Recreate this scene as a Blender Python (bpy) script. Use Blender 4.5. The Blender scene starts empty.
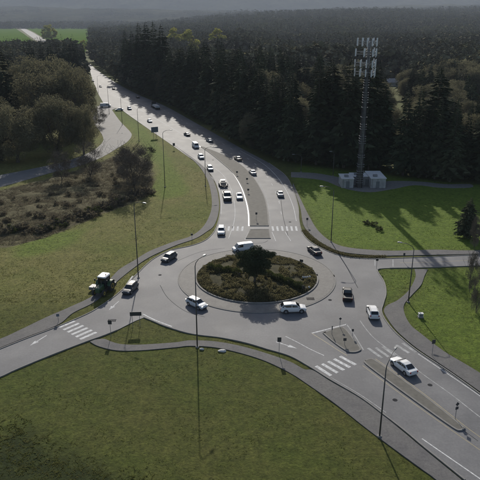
import bpy, bmesh, math, random
import numpy as np
from mathutils import Vector, Matrix, noise
from mathutils.geometry import tessellate_polygon

R = math.radians
rnd = random.Random(7)
nrs = np.random.RandomState(11)
scene = bpy.context.scene
C = scene.collection

# ------------------------------------------------------------------ camera
CAM_H, PITCH, FPX = 48.0, R(20.2), 600.0
cam_d = bpy.data.cameras.new('camera')
cam_d.sensor_width = 36.0
cam_d.lens = 36.0 * FPX / 480.0
cam_d.clip_start = 1.0
cam_d.clip_end = 40000.0
cam = bpy.data.objects.new('camera', cam_d)
C.objects.link(cam)
cam.location = (0, 0, CAM_H)
cam.rotation_euler = (R(90) - PITCH, 0, 0)
scene.camera = cam

# ------------------------------------------------------------------ sky and sun
SUN_EL, SUN_AZ = R(29), R(-4.5)          # azimuth from +Y towards +X
world = bpy.data.worlds.new('World')
scene.world = world
world.use_nodes = True
wn = world.node_tree
sky = wn.nodes.new('ShaderNodeTexSky')
sky.sky_type = 'NISHITA'
sky.sun_disc = False
sky.sun_elevation = SUN_EL
sky.sun_rotation = SUN_AZ
sky.air_density = 1.0
sky.dust_density = 1.5
bg = wn.nodes['Background']
bg.inputs[1].default_value = 0.08
wn.links.new(sky.outputs[0], bg.inputs[0])
sun_d = bpy.data.lights.new('sun', 'SUN')
sun_d.energy = 3.4
sun_d.angle = R(0.6)
sun_d.color = (1.0, 0.94, 0.84)
sun = bpy.data.objects.new('sun', sun_d)
C.objects.link(sun)
sv = Vector((math.sin(SUN_AZ) * math.cos(SUN_EL), math.cos(SUN_AZ) * math.cos(SUN_EL), math.sin(SUN_EL)))
sun.rotation_euler = sv.to_track_quat('Z', 'Y').to_euler()
sun.location = (0, 0, 120)
vs = scene.view_settings
vs.view_transform = 'Standard'
vs.look = 'None'
vs.exposure = 0.5
vs.gamma = 1.0
scene.cycles.use_denoising = True
scene.cycles.volume_bounces = 0
scene.cycles.max_bounces = 4
scene.cycles.sample_clamp_indirect = 4.0

# ------------------------------------------------------------------ ground points
CP, SP = math.cos(PITCH), math.sin(PITCH)
def G(px, py, z=0.0):
    u, v = (px - 240) / FPX, -(py - 240) / FPX
    dy, dz = CP + v * SP, -SP + v * CP
    t = (CAM_H - z) / -dz
    return Vector((u * t, dy * t, z))
def P(x, y, z=0.0):
    d2 = z - CAM_H
    c = y * CP - d2 * SP
    return 240 + FPX * x / c, 240 - FPX * (y * SP + d2 * CP) / c
def height_at(base, ytop):
    """height of an upright thing standing at base whose top shows at row ytop"""
    v = -(ytop - 240) / FPX
    return CAM_H + base.y * (-SP + v * CP) / (CP + v * SP)
def catmull(pts, n=6):
    out = []
    for i in range(len(pts) - 1):
        p0 = pts[max(i - 1, 0)]; p1 = pts[i]; p2 = pts[i + 1]; p3 = pts[min(i + 2, len(pts) - 1)]
        for k in range(n):
            t = k / n
            out.append(0.5 * ((2 * p1) + (p2 - p0) * t + (2 * p0 - 5 * p1 + 4 * p2 - p3) * t * t + (3 * p1 - p0 - 3 * p2 + p3) * t ** 3))
    out.append(pts[-1].copy())
    return out
def GL(lst, smooth=6, z=0.0):
    w = [G(a, b, z) for a, b in lst]
    return catmull(w, smooth) if smooth else w

# ------------------------------------------------------------------ materials
def nd(nt, typ, **kw):
    n = nt.nodes.new(typ)
    for k, v in kw.items():
        if k.startswith('i_'):
            n.inputs[k[2:].replace('_', ' ')].default_value = v
        else:
            setattr(n, k, v)
    return n
def mat(name, col, col2=None, scale=1.0, rough=0.8, bump=0.0, bscale=8.0, metal=0.0, spec=0.5, detail=5.0, coat=0.0,
        col3=None, scale3=0.05, fac3=0.5, translucent=0.0, rnd_obj=0.0, bdist=0.05, rvar=0.0, grit=0.0):
    m = bpy.data.materials.new(name)
    m.use_nodes = True
    nt = m.node_tree
    b = nt.nodes['Principled BSDF']
    b.inputs['Roughness'].default_value = rough
    b.inputs['Metallic'].default_value = metal
    b.inputs['Specular IOR Level'].default_value = spec
    b.inputs['Coat Weight'].default_value = coat
    geo = nd(nt, 'ShaderNodeNewGeometry')
    pos = geo.outputs['Position']
    out = None
    if col2 is None:
        b.inputs['Base Color'].default_value = (*col, 1)
        rgb = nd(nt, 'ShaderNodeRGB'); rgb.outputs[0].default_value = (*col, 1); out = rgb.outputs[0]
    else:
        n1 = nd(nt, 'ShaderNodeTexNoise', i_Scale=scale, i_Detail=detail, i_Roughness=0.65)
        nt.links.new(pos, n1.inputs['Vector'])
        rp = nd(nt, 'ShaderNodeValToRGB')
        rp.color_ramp.elements[0].position = 0.32; rp.color_ramp.elements[1].position = 0.68
        rp.color_ramp.elements[0].color = (*col, 1); rp.color_ramp.elements[1].color = (*col2, 1)
        nt.links.new(n1.outputs['Fac'], rp.inputs[0]); out = rp.outputs[0]
        if rvar:
            mr = nd(nt, 'ShaderNodeMapRange'); mr.inputs[3].default_value = rough - rvar; mr.inputs[4].default_value = rough + rvar
            nt.links.new(n1.outputs['Fac'], mr.inputs[0]); nt.links.new(mr.outputs[0], b.inputs['Roughness'])
    if col3 is not None:
        n3 = nd(nt, 'ShaderNodeTexNoise', i_Scale=scale3, i_Detail=4.0, i_Roughness=0.6)
        nt.links.new(pos, n3.inputs['Vector'])
        mr = nd(nt, 'ShaderNodeMapRange'); mr.inputs[1].default_value = 0.42; mr.inputs[2].default_value = 0.66; mr.inputs[4].default_value = fac3
        nt.links.new(n3.outputs['Fac'], mr.inputs[0])
        mx = nd(nt, 'ShaderNodeMix', data_type='RGBA')
        nt.links.new(mr.outputs[0], mx.inputs[0]); nt.links.new(out, mx.inputs[6]); mx.inputs[7].default_value = (*col3, 1)
        out = mx.outputs[2]
    if grit:
        n4 = nd(nt, 'ShaderNodeTexNoise', i_Scale=3.2, i_Detail=5.0, i_Roughness=0.8)
        nt.links.new(pos, n4.inputs['Vector'])
        mr = nd(nt, 'ShaderNodeMapRange'); mr.inputs[1].default_value = 0.3; mr.inputs[2].default_value = 0.7; mr.inputs[3].default_value = 1 - grit; mr.inputs[4].default_value = 1 + grit
        nt.links.new(n4.outputs['Fac'], mr.inputs[0])
        hs = nd(nt, 'ShaderNodeHueSaturation'); nt.links.new(mr.outputs[0], hs.inputs['Value']); nt.links.new(out, hs.inputs['Color']); out = hs.outputs[0]
    if rnd_obj:
        oi = nd(nt, 'ShaderNodeObjectInfo')
        mr = nd(nt, 'ShaderNodeMapRange'); mr.inputs[3].default_value = 1 - rnd_obj; mr.inputs[4].default_value = 1 + rnd_obj
        nt.links.new(oi.outputs['Random'], mr.inputs[0])
        hs = nd(nt, 'ShaderNodeHueSaturation')
        nt.links.new(mr.outputs[0], hs.inputs['Value']); nt.links.new(out, hs.inputs['Color']); out = hs.outputs[0]
    nt.links.new(out, b.inputs['Base Color'])
    if bump:
        n2 = nd(nt, 'ShaderNodeTexNoise', i_Scale=bscale, i_Detail=6.0, i_Roughness=0.7)
        nt.links.new(pos, n2.inputs['Vector'])
        bp = nd(nt, 'ShaderNodeBump', i_Strength=bump, i_Distance=bdist)
        nt.links.new(n2.outputs['Fac'], bp.inputs['Height']); nt.links.new(bp.outputs[0], b.inputs['Normal'])
    if translucent:
        tr = nd(nt, 'ShaderNodeBsdfTranslucent'); nt.links.new(out, tr.inputs[0])
        mx = nd(nt, 'ShaderNodeMixShader'); mx.inputs[0].default_value = translucent
        nt.links.new(b.outputs[0], mx.inputs[1]); nt.links.new(tr.outputs[0], mx.inputs[2])
        nt.links.new(mx.outputs[0], nt.nodes['Material Output'].inputs[0])
    return m
M = {}
M['asphalt'] = mat('asphalt', (0.074, 0.076, 0.083), (0.122, 0.121, 0.127), 0.22, 0.74, 0.5, 22, spec=0.38, detail=9.0, grit=0.2, col3=(0.158, 0.157, 0.16), scale3=0.09, fac3=0.75, bdist=0.015, rvar=0.08)
M['patch'] = mat('asphalt_patch', (0.085, 0.086, 0.092), (0.125, 0.125, 0.13), 0.4, 0.8, 0.4, 22, spec=0.25, detail=8.0, bdist=0.012)
M['pale_patch'] = mat('worn_asphalt_patch', (0.12, 0.12, 0.123), (0.17, 0.168, 0.168), 0.4, 0.85, 0.4, 22, spec=0.25, detail=8.0, bdist=0.012)
M['glare_white'] = mat('white_paint_with_glare', (0.68, 0.68, 0.67), (0.82, 0.82, 0.81), 2.0, 0.5)  # white line paint, brightened so the colour carries the sun glare
M['old_asphalt'] = mat('old_asphalt', (0.12, 0.118, 0.118), (0.17, 0.167, 0.165), 0.5, 0.8, 0.3, 25, spec=0.3, grit=0.2, col3=(0.13, 0.125, 0.115), scale3=0.1, bdist=0.01)
M['path'] = mat('path_asphalt', (0.085, 0.083, 0.085), (0.125, 0.12, 0.118), 0.6, 0.85, 0.3, 25, spec=0.25, grit=0.22, col3=(0.135, 0.13, 0.12), scale3=0.2, bdist=0.01)
M['concrete'] = mat('concrete', (0.15, 0.143, 0.13), (0.21, 0.20, 0.185), 1.2, 0.85, 0.2, 20, bdist=0.01)
M['apron'] = mat('apron_concrete', (0.115, 0.108, 0.10), (0.155, 0.147, 0.135), 0.8, 0.8, 0.25, 20, bdist=0.01, grit=0.18)
M['median'] = mat('median_fill', (0.085, 0.08, 0.068), (0.13, 0.122, 0.105), 0.9, 0.9, 0.4, 12, bdist=0.03)
M['white_paint'] = mat('white_road_paint', (0.28, 0.28, 0.28), (0.66, 0.66, 0.65), 2.5, 0.85, 0.2, 30, bdist=0.005)
M['worn_paint'] = mat('worn_white_paint', (0.17, 0.17, 0.17), (0.42, 0.42, 0.41), 1.5, 0.9, 0.2, 30, bdist=0.005)
M['yellow_paint'] = mat('yellow_road_paint', (0.19, 0.165, 0.11), (0.26, 0.22, 0.13), 1.5, 0.7)
M['seam'] = mat('tar_seam', (0.03, 0.03, 0.032), (0.045, 0.045, 0.047), 1.0, 0.95, spec=0.05)
M['soil'] = mat('island_soil', (0.035, 0.034, 0.018), (0.075, 0.068, 0.036), 0.9, 0.95, 0.8, 4, spec=0.1)
M['gravel'] = mat('gravel', (0.11, 0.105, 0.095), (0.19, 0.18, 0.165), 1.5, 0.95, 0.5, 10)
M['grass_blade'] = mat('grass_blade', (0.085, 0.10, 0.025), (0.14, 0.145, 0.045), 0.12, 0.95, col3=(0.17, 0.155, 0.07), scale3=0.6, fac3=0.5, translucent=0.55, spec=0.06)
M['grass_lush'] = mat('grass_blade_lush', (0.09, 0.13, 0.022), (0.13, 0.175, 0.035), 0.2, 0.95, translucent=0.55, spec=0.06)
M['bramble'] = mat('bramble_leaf', (0.045, 0.058, 0.018), (0.08, 0.09, 0.032), 0.5, 0.95, translucent=0.4, spec=0.06)
M['brush'] = mat('dry_brush', (0.13, 0.112, 0.07), (0.21, 0.18, 0.12), 0.4, 0.95, translucent=0.45, spec=0.06)
M['conifer'] = mat('conifer_needles', (0.030, 0.041, 0.022), (0.058, 0.070, 0.034), 0.25, 0.95, rnd_obj=0.35, col3=(0.05, 0.05, 0.026), scale3=0.04, fac3=0.5, spec=0.06)
M['conifer_far'] = mat('far_conifer_needles', (0.018, 0.025, 0.014), (0.040, 0.046, 0.026), 0.06, 1.0, col3=(0.055, 0.053, 0.03), scale3=0.012, fac3=0.6, spec=0.06)
M['broadleaf'] = mat('olive_buds', (0.115, 0.108, 0.066), (0.18, 0.168, 0.10), 0.3, 0.95, rnd_obj=0.15, translucent=0.35, spec=0.06)
M['bare'] = mat('bare_twigs', (0.11, 0.09, 0.068), (0.17, 0.145, 0.115), 0.5, 0.85, rnd_obj=0.2, spec=0.06)
M['yellowleaf'] = mat('yellow_green_leaf', (0.26, 0.26, 0.05), (0.36, 0.34, 0.09), 0.3, 0.8, rnd_obj=0.1, translucent=0.3, spec=0.06)
M['bark'] = mat('bark', (0.05, 0.04, 0.03), (0.10, 0.085, 0.065), 3.0, 0.9, 0.5, 12)
M['steel'] = mat('galvanised_steel', (0.16, 0.165, 0.17), (0.24, 0.245, 0.25), 3.0, 0.55, metal=0.3)
M['dark_steel'] = mat('weathered_pole', (0.045, 0.042, 0.04), (0.075, 0.07, 0.065), 2.0, 0.6)
M['tower_steel'] = mat('tower_steel', (0.10, 0.10, 0.10), (0.26, 0.257, 0.25), 1.2, 0.8, bump=0.5, bscale=3)
M['antenna'] = mat('antenna_panel', (0.50, 0.51, 0.53), (0.72, 0.72, 0.74), 2.0, 0.5)
M['sign_back'] = mat('sign_back', (0.04, 0.04, 0.042), (0.06, 0.06, 0.062), 3.0, 0.5)
M['sign_blue'] = mat('sign_panel_blue_grey', (0.10, 0.125, 0.16), (0.12, 0.145, 0.18), 3.0, 0.5)
M['sign_yellow'] = mat('sign_yellow', (0.5, 0.36, 0.03))
M['block'] = mat('block_wall', (0.24, 0.24, 0.235), (0.38, 0.38, 0.37), 0.7, 0.85, 0.2, 8)
M['roof_pale'] = mat('pale_roof', (0.46, 0.46, 0.45), (0.58, 0.58, 0.57), 0.8, 0.7)
M['roof_grey'] = mat('grey_roof', (0.16, 0.165, 0.17), (0.22, 0.225, 0.23), 0.8, 0.8)
M['door'] = mat('steel_door', (0.14, 0.15, 0.15))
M['tyre'] = mat('tyre_rubber', (0.018, 0.018, 0.018), (0.03, 0.03, 0.03), 10, 0.85)
M['rim'] = mat('alloy_rim', (0.35, 0.35, 0.36), (0.45, 0.45, 0.46), 5, 0.35, metal=0.8)
M['trim'] = mat('black_trim', (0.015, 0.015, 0.016), (0.025, 0.025, 0.026), 5, 0.6)
M['glass'] = mat('car_glass', (0.012, 0.014, 0.016), None, rough=0.06, spec=0.6)
M['lens'] = mat('headlamp_lens', (0.5, 0.5, 0.52), None, rough=0.15)
M['red_lens'] = mat('tail_lamp_lens', (0.28, 0.015, 0.012), None, rough=0.2)
M['rock'] = mat('pale_rock', (0.4, 0.39, 0.37), (0.55, 0.54, 0.52), 3, 0.9, 0.4, 6)
PAINT = {}
for nm, c in dict(white=(0.60, 0.60, 0.60), pearl=(0.50, 0.51, 0.52), silver=(0.34, 0.35, 0.36), grey=(0.07, 0.073, 0.078),
                  dark=(0.035, 0.037, 0.042), black=(0.012, 0.012, 0.013), blue=(0.10, 0.16, 0.26), tan=(0.20, 0.17, 0.13), orange=(0.30, 0.10, 0.03), green=(0.03, 0.07, 0.03)).items():
    PAINT[nm] = mat('car_paint_' + nm, c, None, rough=0.42, coat=0.3, spec=0.35, metal=0.35 if nm == 'silver' else 0.0)

# ------------------------------------------------------------------ object helpers
def link(name, me, parent=None, m=None, loc=None, rz=0.0):
    o = bpy.data.objects.new(name, me)
    C.objects.link(o)
    if m is not None and me is not None and not me.materials:
        me.materials.append(m)
    if parent is not None:
        o.parent = parent
    if loc is not None:
        o.location = loc
    if rz:
        o.rotation_euler = (0, 0, rz)
    return o
def empty(name, loc, label, cat, group=None, rz=0.0):
    o = bpy.data.objects.new(name, None)
    o.empty_display_size = 0.5
    C.objects.link(o)
    o.location = loc
    o.rotation_euler = (0, 0, rz)
    return tag(o, label, cat, group)
def tag(o, label=None, cat=None, group=None, kind=None):
    if label: o['label'] = label
    if cat: o['category'] = cat
    if group: o['group'] = group
    if kind: o['kind'] = kind
    return o
def struct(o):
    o['kind'] = 'structure'
    return o
class MB:
    """collects vertices and faces of one mesh"""
    def __init__(s): s.v = []; s.f = []; s.mi = []
    def add(s, vs, fs, mi=0):
        k = len(s.v)
        s.v += [tuple(a) for a in vs]
        s.f += [tuple(i + k for i in f) for f in fs]
        s.mi += [mi] * len(fs)
    def box(s, a, b, mi=0):
        x0, y0, z0 = a; x1, y1, z1 = b
        s.add([(x0, y0, z0), (x1, y0, z0), (x1, y1, z0), (x0, y1, z0), (x0, y0, z1), (x1, y0, z1), (x1, y1, z1), (x0, y1, z1)],
              [(0, 3, 2, 1), (4, 5, 6, 7), (0, 1, 5, 4), (1, 2, 6, 5), (2, 3, 7, 6), (3, 0, 4, 7)], mi)
    def tube(s, pts, rad, n=8, mi=0, caps=True):
        pts = [Vector(p) for p in pts]
        if not hasattr(rad, '__len__'): rad = [rad] * len(pts)
        rings = []
        for i, p in enumerate(pts):
            d = (pts[min(i + 1, len(pts) - 1)] - pts[max(i - 1, 0)]).normalized()
            a = d.cross(Vector((0, 0, 1)) if abs(d.z) < 0.9 else Vector((1, 0, 0))).normalized()
            b = d.cross(a)
            rings.append([p + (a * math.cos(t) + b * math.sin(t)) * rad[i] for t in [2 * math.pi * k / n for k in range(n)]])
        s.loft(rings, mi, caps)
    def loft(s, rings, mi=0, caps=True):
        n = len(rings[0]); vs = [p for r in rings for p in r]; fs = []
        for i in range(len(rings) - 1):
            for k in range(n):
                fs.append((i * n + k, i * n + (k + 1) % n, (i + 1) * n + (k + 1) % n, (i + 1) * n + k))
        if caps:
            fs.append(tuple(range(n))[::-1]); fs.append(tuple((len(rings) - 1) * n + k for k in range(n)))
        s.add(vs, fs, mi)
    def lathe(s, prof, n=16, axis='Z', c=(0, 0, 0), mi=0):
        rings = []
        for r, h in prof:
            ring = []
            for k in range(n):
                t = 2 * math.pi * k / n
                if axis == 'Z': ring.append((c[0] + r * math.cos(t), c[1] + r * math.sin(t), c[2] + h))
                else: ring.append((c[0] + r * math.cos(t), c[1] + h, c[2] + r * math.sin(t)))
            rings.append(ring)
        s.loft(rings, mi)
    def mesh(s, name, smooth=False, mats=(), bevel=0.0, recalc=True):
        me = bpy.data.meshes.new(name)
        me.from_pydata(s.v, [], s.f)
        if recalc or bevel:
            bm = bmesh.new(); bm.from_mesh(me)
            bmesh.ops.recalc_face_normals(bm, faces=bm.faces)
            bm.to_mesh(me); bm.free()
        for m in mats: me.materials.append(m)
        if any(s.mi): me.polygons.foreach_set('material_index', s.mi)
        if smooth: me.polygons.foreach_set('use_smooth', [True] * len(me.polygons))
        me.update()
        return me
def poly_mesh(name, loop, ztop, zbot, m):
    loop = [Vector((p.x, p.y, 0)) for p in loop]
    cl = [loop[0]]
    for p in loop[1:]:
        if (p - cl[-1]).length > 0.02: cl.append(p)
    if (cl[0] - cl[-1]).length < 0.02: cl.pop()
    tris = tessellate_polygon([cl])
    n = len(cl)
    vs = [(p.x, p.y, ztop) for p in cl] + [(p.x, p.y, zbot) for p in cl]
    fs = [tuple(t) for t in tris] + [(i, (i + 1) % n, n + (i + 1) % n, n + i) for i in range(n)]
    mb = MB(); mb.add(vs, fs)
    return mb.mesh(name, mats=[m])
def offset_line(pts, d):
    out = []
    for i, p in enumerate(pts):
        t = (pts[min(i + 1, len(pts) - 1)] - pts[max(i - 1, 0)]); t.z = 0; t.normalize()
        out.append(p + Vector((-t.y, t.x, 0)) * d)
    return out
def ribbon_mesh(name, pts, w, z, m):
    a, b = offset_line(pts, w / 2), offset_line(pts, -w / 2)
    n = len(pts)
    mb = MB()
    mb.add([(p.x, p.y, z) for p in a] + [(p.x, p.y, z) for p in b], [(i, i + n, i + 1 + n, i + 1) for i in range(n - 1)])
    return mb.mesh(name, mats=[m])
def kerb_mesh(name, pts, w, h, m, closed=False, zb=-0.3):
    if closed: pts = pts + [pts[0], pts[1]]
    a, b = offset_line(pts, w / 2), offset_line(pts, -w / 2)
    mb = MB(); rings = []
    for p, q in zip(a, b):
        i1 = p.lerp(q, 0.12); i2 = p.lerp(q, 0.88)
        rings.append([(p.x, p.y, zb), (p.x, p.y, h - 0.03), (i1.x, i1.y, h), (i2.x, i2.y, h), (q.x, q.y, h - 0.03), (q.x, q.y, zb)])
    mb.loft(rings, caps=True)
    return mb.mesh(name, mats=[m])

# ================================================================== SETTING
# ---- road surface
N_LEFT = [(122, 110), (130, 116), (150, 130), (171.7, 145), (190, 158), (204, 167.5), (212.5, 177), (218, 189), (220.3, 202), (219.8, 214), (216.5, 227), (211, 235.5),
          (203, 241.5), (190, 246), (170, 250.5), (155, 258), (146, 265), (139, 272), (133, 278), (125, 287), (115, 296), (100, 306.5), (87, 314), (59, 326), (25, 339), (0, 349), (-60, 373), (-160, 412)]
W_LOW = [(-160, 446), (-60, 402), (0, 377), (15, 370), (50, 355.5), (85, 342), (102, 336), (117, 330), (134, 321.5), (144, 317.5)]
SOUTH = [(144, 317.5), (154, 321.5), (165, 326), (190, 333.5), (220, 337.5), (245, 342.5), (267, 349), (290, 356), (310, 367), (330, 379.5), (360, 397), (385, 415.5), (405, 431), (424, 447), (465, 480), (540, 541)]
E_UP = [(600, 482), (540, 438), (480, 394), (450, 372.5), (419, 352), (405, 341), (394, 331), (385, 319.5), (381.5, 311), (383.5, 303), (386, 293), (384, 282), (377.5, 271), (380, 268.6)]
EA_LOW = [(380, 268.6), (390, 268), (427, 267.5), (480, 265.6), (600, 262), (760, 258)]
EA_UP = [(760, 248), (600, 251), (480, 254.8), (430, 257), (390, 258.5), (370, 258.7), (355, 258), (340, 255.5), (325, 250), (310, 241.5), (302, 232), (299, 220), (298, 206), (292.5, 188), (285, 175), (269, 163), (240, 147.5), (195, 122.5), (165, 106), (138, 94.5), (118, 84), (102, 73.5), (93, 66.5), (84, 58)]
FAR_L = [(80, 58), (88, 66), (92, 78), (98, 93), (104, 104)]
left_w, south_w, eup_w, eaup_w = GL(N_LEFT), GL(SOUTH), GL(E_UP), GL(EA_UP)
wlow_w, ealow_w, far_w = GL(W_LOW), GL(EA_LOW), GL(FAR_L)
outline = left_w + wlow_w + south_w + eup_w + ealow_w[1:] + eaup_w + far_w
road = struct(link('road', poly_mesh('road', outline, 0.0, -0.6, M['asphalt'])))
SIDE_R = [(112, 110), (120, 121), (130, 131.5), (131.5, 136), (127, 142), (116, 149), (100, 158), (75, 167), (50, 173), (0, 187), (-60, 200), (-160, 220)]
SIDE_L = [(-160, 202), (-60, 186), (0, 175), (50, 165), (70, 160), (90, 152), (101, 144), (103, 137), (96, 126), (88, 116), (96, 107)]
sideloop = GL(SIDE_R) + GL(SIDE_L) + [G(104, 103), G(118, 107)]
side_road = struct(link('side_road', poly_mesh('side_road', sideloop, -0.012, -0.6, M['old_asphalt'])))

# ---- pavements
def pavement(up, low, label=None):
    a, b = GL(up), GL(low)
    return struct(link('pavement', poly_mesh('pavement', a + b[::-1], 0.04, -0.5, M['path'])))
W_OUT = [(172, 143.5), (183, 152), (198, 165), (207, 179), (211, 193), (211.7, 207), (208, 219), (201, 229), (190, 236.5), (173, 242), (150, 251), (135, 260), (120, 269), (111, 278), (94, 295), (70, 307), (47, 317), (20, 330), (0, 339), (-60, 362), (-160, 398)]
W_IN = [(173.5, 145), (186, 153.3), (202, 165.2), (211.5, 177), (216.8, 189), (219, 202), (218.3, 214), (214, 225.5), (207, 231.5), (195, 238.7), (175, 245.7), (150, 257), (133, 268.5), (114, 284), (96, 301), (73, 313), (58, 324.8), (25, 337.7), (0, 347.8), (-60, 371.8), (-160, 410.5)]
west_pave = pavement(W_OUT, W_IN)
S_UP = [(95, 339.8), (104, 339), (112, 342), (122, 344.3), (140, 344.8), (175, 342.5), (190, 340.5), (215, 341.5), (240, 346), (265, 353), (290, 361.8), (304, 369.3), (313, 370.5), (331, 381.8), (360, 398.5), (384, 416.5), (404, 432.5), (423, 448.5), (464, 482), (539, 544)]
S_LOW = [(90, 341.8), (99, 346.5), (117, 350.5), (140, 350.5), (175, 347.5), (190, 346), (215, 347.5), (240, 353), (265, 361), (290, 373), (307, 384), (330, 400), (345, 411.5), (360, 423.5), (377, 436.5), (420, 468), (436.5, 480), (500, 530)]
south_pave = pavement(S_UP, S_LOW)
E_OUT = [(428, 269.2), (424.5, 276), (421, 285), (411, 296), (404, 305), (405, 315), (411, 325.5), (420, 333), (442, 350), (460, 361), (480, 373), (540, 411), (600, 450)]
E_IN = [(414.5, 269.2), (415.5, 277), (409, 290), (398, 300), (388, 305), (384, 310), (386.5, 317), (395, 329), (406, 339.5), (420, 350.6), (451, 371.3), (481, 392.5), (541, 436), (601, 480)]
east_pave = pavement(E_OUT, E_IN)
NE_OUT = [(760, 243.5), (600, 246), (480, 250.3), (435, 249.8), (400, 250.7), (377, 250.3), (347, 247.3), (331, 241.5), (318, 230.5), (309, 216), (302, 202), (293, 183)]
NE_IN = [(760, 247), (600, 250), (480, 253.8), (430, 255), (400, 255.5), (378, 255.5), (345, 252.5), (328, 246.5), (313, 236.5), (303.5, 225), (300, 207), (292.5, 186)]
ne_pave = pavement(NE_OUT, NE_IN)

# ---- kerbs, children of the road
def kerb(pts, parent=road, w=0.22, h=0.10, m='concrete', closed=False):
    return link('kerb', kerb_mesh('kerb', pts, w, h, M[m], closed), parent)
kerb(GL(N_LEFT[4:-1])); kerb(GL(W_LOW[1:8])); kerb(GL(SOUTH[:-1])); kerb(GL(E_UP[1:])); kerb(GL(EA_LOW[1:-1])); kerb(GL(EA_UP[1:16]))

# ---- islands
RC = Vector((3.3, 109.1, 0))
def ring(r, n=96): return [RC + Vector((r * math.cos(2 * math.pi * k / n), r * math.sin(2 * math.pi * k / n), 0)) for k in range(n)]
mb = MB()
mb.lathe([(15.45, -0.3), (15.4, 0.05), (15.1, 0.09), (12.0, 0.15), (0.01, 0.15)], 96, 'Z', (RC.x, RC.y, 0))
apron = struct(link('truck_apron', mb.mesh('truck_apron', mats=[M['apron']])))
link('kerb', kerb_mesh('kerb', ring(15.45), 0.2, 0.10, M['concrete'], True), apron)
mb = MB()
NS, NR = 96, 14
vs = [(RC.x, RC.y, 0.9)]; fs = []
for j in range(1, NR + 1):
    r = 11.95 * j / NR
    for k in range(NS):
        t = 2 * math.pi * k / NS
        x, y = RC.x + r * math.cos(t), RC.y + r * math.sin(t)
        vs.append((x, y, 0.2 + 0.7 * (1 - (j / NR) ** 2) + (0.12 * noise.noise((x * .6, y * .6, 3)) if j < NR else 0)))
for k in range(NS): fs.append((0, 1 + k, 1 + (k + 1) % NS))
for j in range(NR - 1):
    for k in range(NS):
        a, b = 1 + j * NS + k, 1 + j * NS + (k + 1) % NS
        fs.append((a, a + NS, b + NS, b))
mb.add(vs, fs)
island = struct(link('central_island', mb.mesh('central_island', True, mats=[M['soil']])))
link('kerb', kerb_mesh('kerb', ring(12.05), 0.32, 0.33, M['concrete'], True), island)
def median(name, loop, fill='median', h=0.15):
    pts = GL(loop + [loop[0]], 5)[:-1]
    o = struct(link(name, poly_mesh(name, pts, h - 0.01, -0.3, M[fill])))
    link('kerb', kerb_mesh('kerb', pts, 0.28, h, M['concrete'], True), o)
    return o
def straight_median(name, loop, fill='median', h=0.15, smooth=0):
    pts = GL(loop, smooth)
    o = struct(link(name, poly_mesh(name, pts, h - 0.01, -0.3, M[fill])))
    link('kerb', kerb_mesh('kerb', pts, 0.28, h, M['concrete'], True), o)
    return o
nl = GL([(201, 147), (211, 154), (222, 163), (233, 173), (242, 187), (247.3, 202), (249.6, 214), (250, 226)])
nr = GL([(268.6, 226), (267, 208), (262.5, 193), (252, 176), (239, 163.5), (222, 154.5), (203, 147)])
north_med = struct(link('traffic_median', poly_mesh('traffic_median', nl + nr, 0.14, -0.3, M['median'])))
link('kerb', kerb_mesh('kerb', nl + nr, 0.28, 0.15, M['concrete'], True), north_med)
straight_median('splitter_nose', [(250.3, 230), (269, 230), (270.3, 238.5), (246, 238.5)])
median('splitter_island', [(323.5, 333.5), (339, 328), (345, 329.5), (352, 338), (360, 348.5), (358, 351.5), (352.5, 352.5), (346.5, 351), (334, 342.5)])
median('traffic_median', [(365, 361.5), (369, 359.8), (375, 361), (400, 378.5), (430, 401), (461, 426), (463, 429), (460, 430.5), (452.5, 427.5), (420, 404.5), (390, 382.5), (367, 365)])

# ---- painted markings, children of the road
def line(pts, w=0.15, m='white_paint', smooth=6, name='lane_line', z=0.004):
    return link(name, ribbon_mesh(name, GL(pts, smooth), w, z, M[m]), road)
def stripe(a, b, w=0.5, m='white_paint', name='crosswalk_stripe'):
    return link(name, ribbon_mesh(name, [G(*a), G(*b)], w, 0.004, M[m]), road)
def dashes(pts, w=0.15, dash=3.0, gap=6.0, m='white_paint'):
    w_ = GL(pts, 12); cur = []; d = 0; on = True
    for i in range(len(w_) - 1):
        seg = (w_[i + 1] - w_[i]).length; k = max(1, int(seg / 0.5))
        for j in range(k):
            p = w_[i].lerp(w_[i + 1], j / k); d += seg / k
            if on: cur.append(p)
            if d > (dash if on else gap):
                if on and len(cur) > 1: link('lane_dash', ribbon_mesh('lane_dash', cur, w, 0.004, M[m]), road)
                cur = []; d = 0; on = not on
for k in range(6):                                  # west crossing
    t = k / 5
    stripe((59.3 + 20.7 * t, 327.4 + 11.9 * t), (74.8 + 21.5 * t, 321 + 11.2 * t), 0.55)
for x in (224.5, 229, 233.4, 238, 242.8): stripe((x, 226.3), (x - 0.7, 230.8), 0.5)
for x in (272.7, 277.4, 282.2, 286.9, 291.6, 296.2): stripe((x - 0.4, 226.3), (x + 0.6, 230.8), 0.5)
for a, b in (((316, 366), (331, 375.6)), ((322.2, 363.8), (337.5, 372.8)), ((328.2, 361.3), (344, 370.2)), ((334, 358.9), (350, 367.4)), ((340, 356.2), (355.7, 364.8))): stripe(a, b, 0.55)
for a, b in (((368, 348), (382, 358)), ((375.5, 347.5), (388.5, 356.8)), ((382.5, 346.5), (395, 355.5)), ((396, 344.8), (409, 353)), ((402.5, 343), (416, 352))): stripe(a, b, 0.5, 'worn_paint')
def arrow(tail, head, hw=0.75, m='white_paint'):
    a, b = G(*tail), G(*head); d = (b - a); L = d.length; d.normalize(); n = Vector((-d.y, d.x, 0))
    s = 0.09; k = b - d * 1.5
    mb = MB()
    mb.add([p + Vector((0, 0, 0.004)) for p in (a + n * s, a - n * s, k - n * s, k - n * hw * .55, b, k + n * hw * .55, k + n * s)], [(0, 1, 2, 3, 4, 5, 6)])
    link('lane_arrow', mb.mesh('lane_arrow', mats=[M[m]]), road)
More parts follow.
